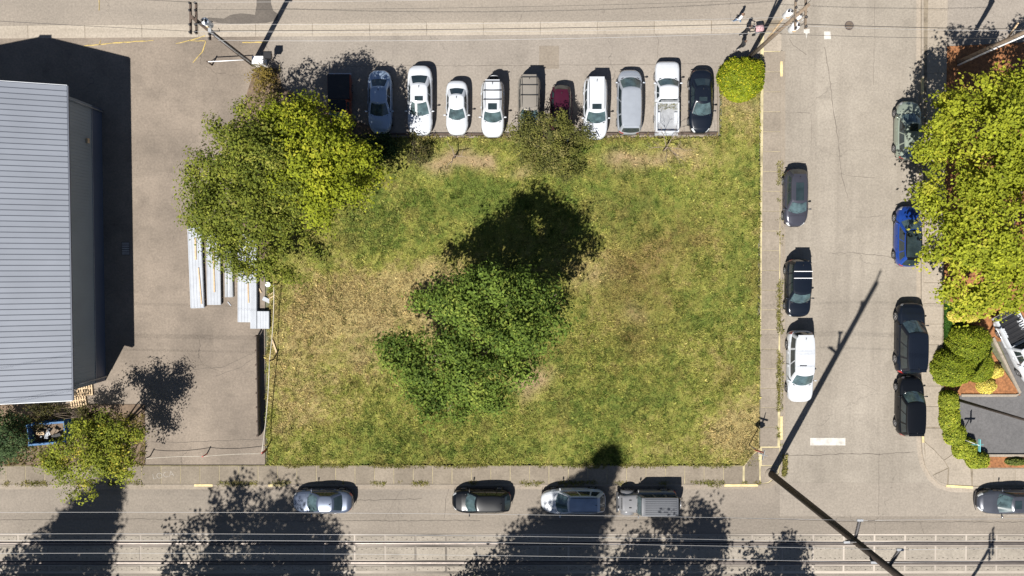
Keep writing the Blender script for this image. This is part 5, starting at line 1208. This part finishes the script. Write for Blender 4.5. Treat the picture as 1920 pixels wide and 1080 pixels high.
# ================================================================== PEOPLE
def figmat(name, shoe, leg, top, skin):
    m, nt, b = newmat(name); g = nt.nodes.new('ShaderNodeTexCoord'); sx = nt.nodes.new('ShaderNodeSeparateXYZ'); nt.links.new(g.outputs['Object'], sx.inputs[0]); z = sx.outputs[2]; c = shoe
    for h, col in ((.1, leg), (.93, top), (1.46, skin)): c = mixc(nt, mathn(nt, 'GREATER_THAN', z, h), c, col)
    nt.links.new(c, b.inputs['Base Color']); b.inputs['Roughness'].default_value = .8; return m
def person(label, px, py, rz, stride, arms, cols, h=1.72):
    b = P(px, py); t = thing('person', label, 'person', (b.x, b.y, .012), R(rz), 'people walking by the bush'); s = h / 1.75
    V, E, Rd = [], [], []
    def v(x, y, z, rx, ry=None): V.append((x * s, y * s, z * s)); Rd.append((rx * s, (ry or rx) * s)); return len(V) - 1
    def chain(a, pts):
        for p in pts: k = v(*p); E.append((a, k)); a = k
        return a
    pel = v(0, 0, .98, .155, .13); chest = chain(pel, [(0, 0, 1.12, .14, .115), (.01, 0, 1.32, .165, .125)]); nk = chain(chest, [(.01, 0, 1.46, .075), (.02, 0, 1.54, .06)])
    chain(nk, [(.03, 0, 1.62, .082, .095), (.03, 0, 1.70, .085, .1), (.02, 0, 1.75, .05)])
    for sd_, st_ in ((1, stride), (-1, -stride)):
        k = chain(pel, [(0, sd_ * .1, .90, .1), (st_ * .45 + .05, sd_ * .1, .5, .065), (st_ - (.06 if st_ < 0 else 0), sd_ * .1, .09, .042)]); chain(k, [(st_ + .08, sd_ * .11, .045, .04), (st_ + .17, sd_ * .12, .04, .032)])
        ax, az = arms[0 if sd_ > 0 else 1]
        k = chain(chest, [(0, sd_ * .19, 1.40, .062), (ax * .3 - .06, sd_ * .24, 1.14, .046), (ax, sd_ * .22, az, .03), (ax + .05, sd_ * .22, az - .04, .036)])
        hx, hy, hz = ax + .05, sd_ * .22, az - .04
        for f in range(4): chain(k, [(hx + .05, hy + (f - 1.5) * .02, hz - .03, .009), (hx + .075 + .006 * (1.5 - abs(f - 1.5)), hy + (f - 1.5) * .021, hz - .075, .008)])
        chain(k, [(hx + .03, hy - sd_ * .045, hz, .010), (hx + .06, hy - sd_ * .05, hz - .03, .009)])
    me = bpy.data.meshes.new('body'); me.from_pydata(V, E, []); o = link('body', me, t); md = o.modifiers.new('skin', 'SKIN'); md.use_smooth_shade = True
    for i, q in enumerate(me.skin_vertices[0].data): q.radius = Rd[i]; q.use_root = (i == 0)
    ms = o.modifiers.new('sub', 'SUBSURF'); ms.levels = 1; ms.render_levels = 2
    me.materials.append(figmat('figure', *cols[:4]))
    hair = MB(); rows = []
    for th in np.linspace(-.35, 1.5, 6): rows.append([(.022 * s + math.cos(th) * math.cos(a) * .105 * s - .012 * s, math.cos(th) * math.sin(a) * .098 * s, (1.69 + math.sin(th) * .105) * s) for a in np.linspace(R(55), R(305), 13)])
    rows.append([(.0, .0, 1.8 * s)] * 13); hair.grid(rows, True); hair.build('hair', M('hair', cols[4], .7, .2, 6), t)
    for sd_ in (1, -1):
        MB().lathe([(.004, -.012), (.013, 0), (.004, .012)], (.118 * s, sd_ * .032 * s, 1.675 * s), 'X', 8).build('eye', 'black', t); MB().lathe([(.01, -.012), (.028, 0), (.01, .012)], (.02 * s, sd_ * .098 * s, 1.66 * s), 'Y', 8).build('ear', M('skin', cols[3], .6, .1, 4), t)
    MB().tube([(.105 * s, 0, 1.68 * s), (.135 * s, 0, 1.635 * s)], [.01, .018], 6).build('nose', M('skin', cols[3], .6, .1, 4), t)
    return t
SK = (.42, .25, .17)
person('person in white shirt and blue jeans walking in the street', 1381, 41, 150, .22, ((.12, .95), (-.1, .92)), ((.3, .3, .3), (.12, .19, .3), (.75, .75, .75), SK, (.12, .07, .04)))
person('person in black clothes pushing a stroller', 1394, 63, 8, .32, ((.42, 1.02), (.42, 1.02)), ((.4, .4, .4), (.012, .012, .015), (.015, .015, .018), SK, (.03, .02, .015)))
person('person in black top and pale shoes near the round bush', 1386, 89, 20, .26, ((.15, .95), (-.12, .92)), ((.6, .6, .6), (.015, .015, .018), (.02, .02, .022), SK, (.1, .06, .04)), 1.6)
b = P(1394, 63) + Vector((.95, .13, 0)); st_ = thing('stroller', 'dark stroller with pink patterned canopy pushed by the person in black', 'stroller', (b.x, b.y, .012), R(8))
for x, y, r_ in ((-.28, .27, .14), (-.28, -.27, .14), (.42, .2, .11), (.42, -.2, .11)): w_ = link('wheel', MB().lathe([(r_ * .7, -.025), (r_, -.02), (r_, .02), (r_ * .7, .025)], axis='Y', n=14).mesh('wheel', 'tyre'), st_, (x, y, r_))
for s in (1, -1): MB().tube([(.42, s * .2, .12), (0, s * .24, .55), (-.5, s * .24, 1.0)], .016, 6).build('frame_tube', 'grey_metal', st_); MB().tube([(-.28, s * .26, .14), (.05, s * .24, .6)], .016, 6).build('frame_tube', 'grey_metal', st_)
MB().tube([(-.5, -.24, 1.0), (-.53, 0, 1.02), (-.5, .24, 1.0)], .02, 6).build('handle', 'black', st_)
MB().grid([[(x, y, z) for y in (-.2, 0, .2)] for x, z in ((.4, .35), (.22, .42), (.12, .4), (-.02, .6), (-.12, .85))], True).build('seat', 'black', st_)
MAT['pink'] = M('pink_print', (.42, .26, .27), .8, .7, 14)
MB().grid([[(-.05 + math.cos(a) * .34, math.cos(p) * .24, .78 + math.sin(a) * .30 * math.sin(p) + .02) for p in np.linspace(.05, math.pi - .05, 9)] for a in np.linspace(.25, 2.6, 7)], True).build('canopy', 'pink', st_)
MB().box((.02, 0, .26), (.36, .34, .16)).build('basket', 'black', st_)
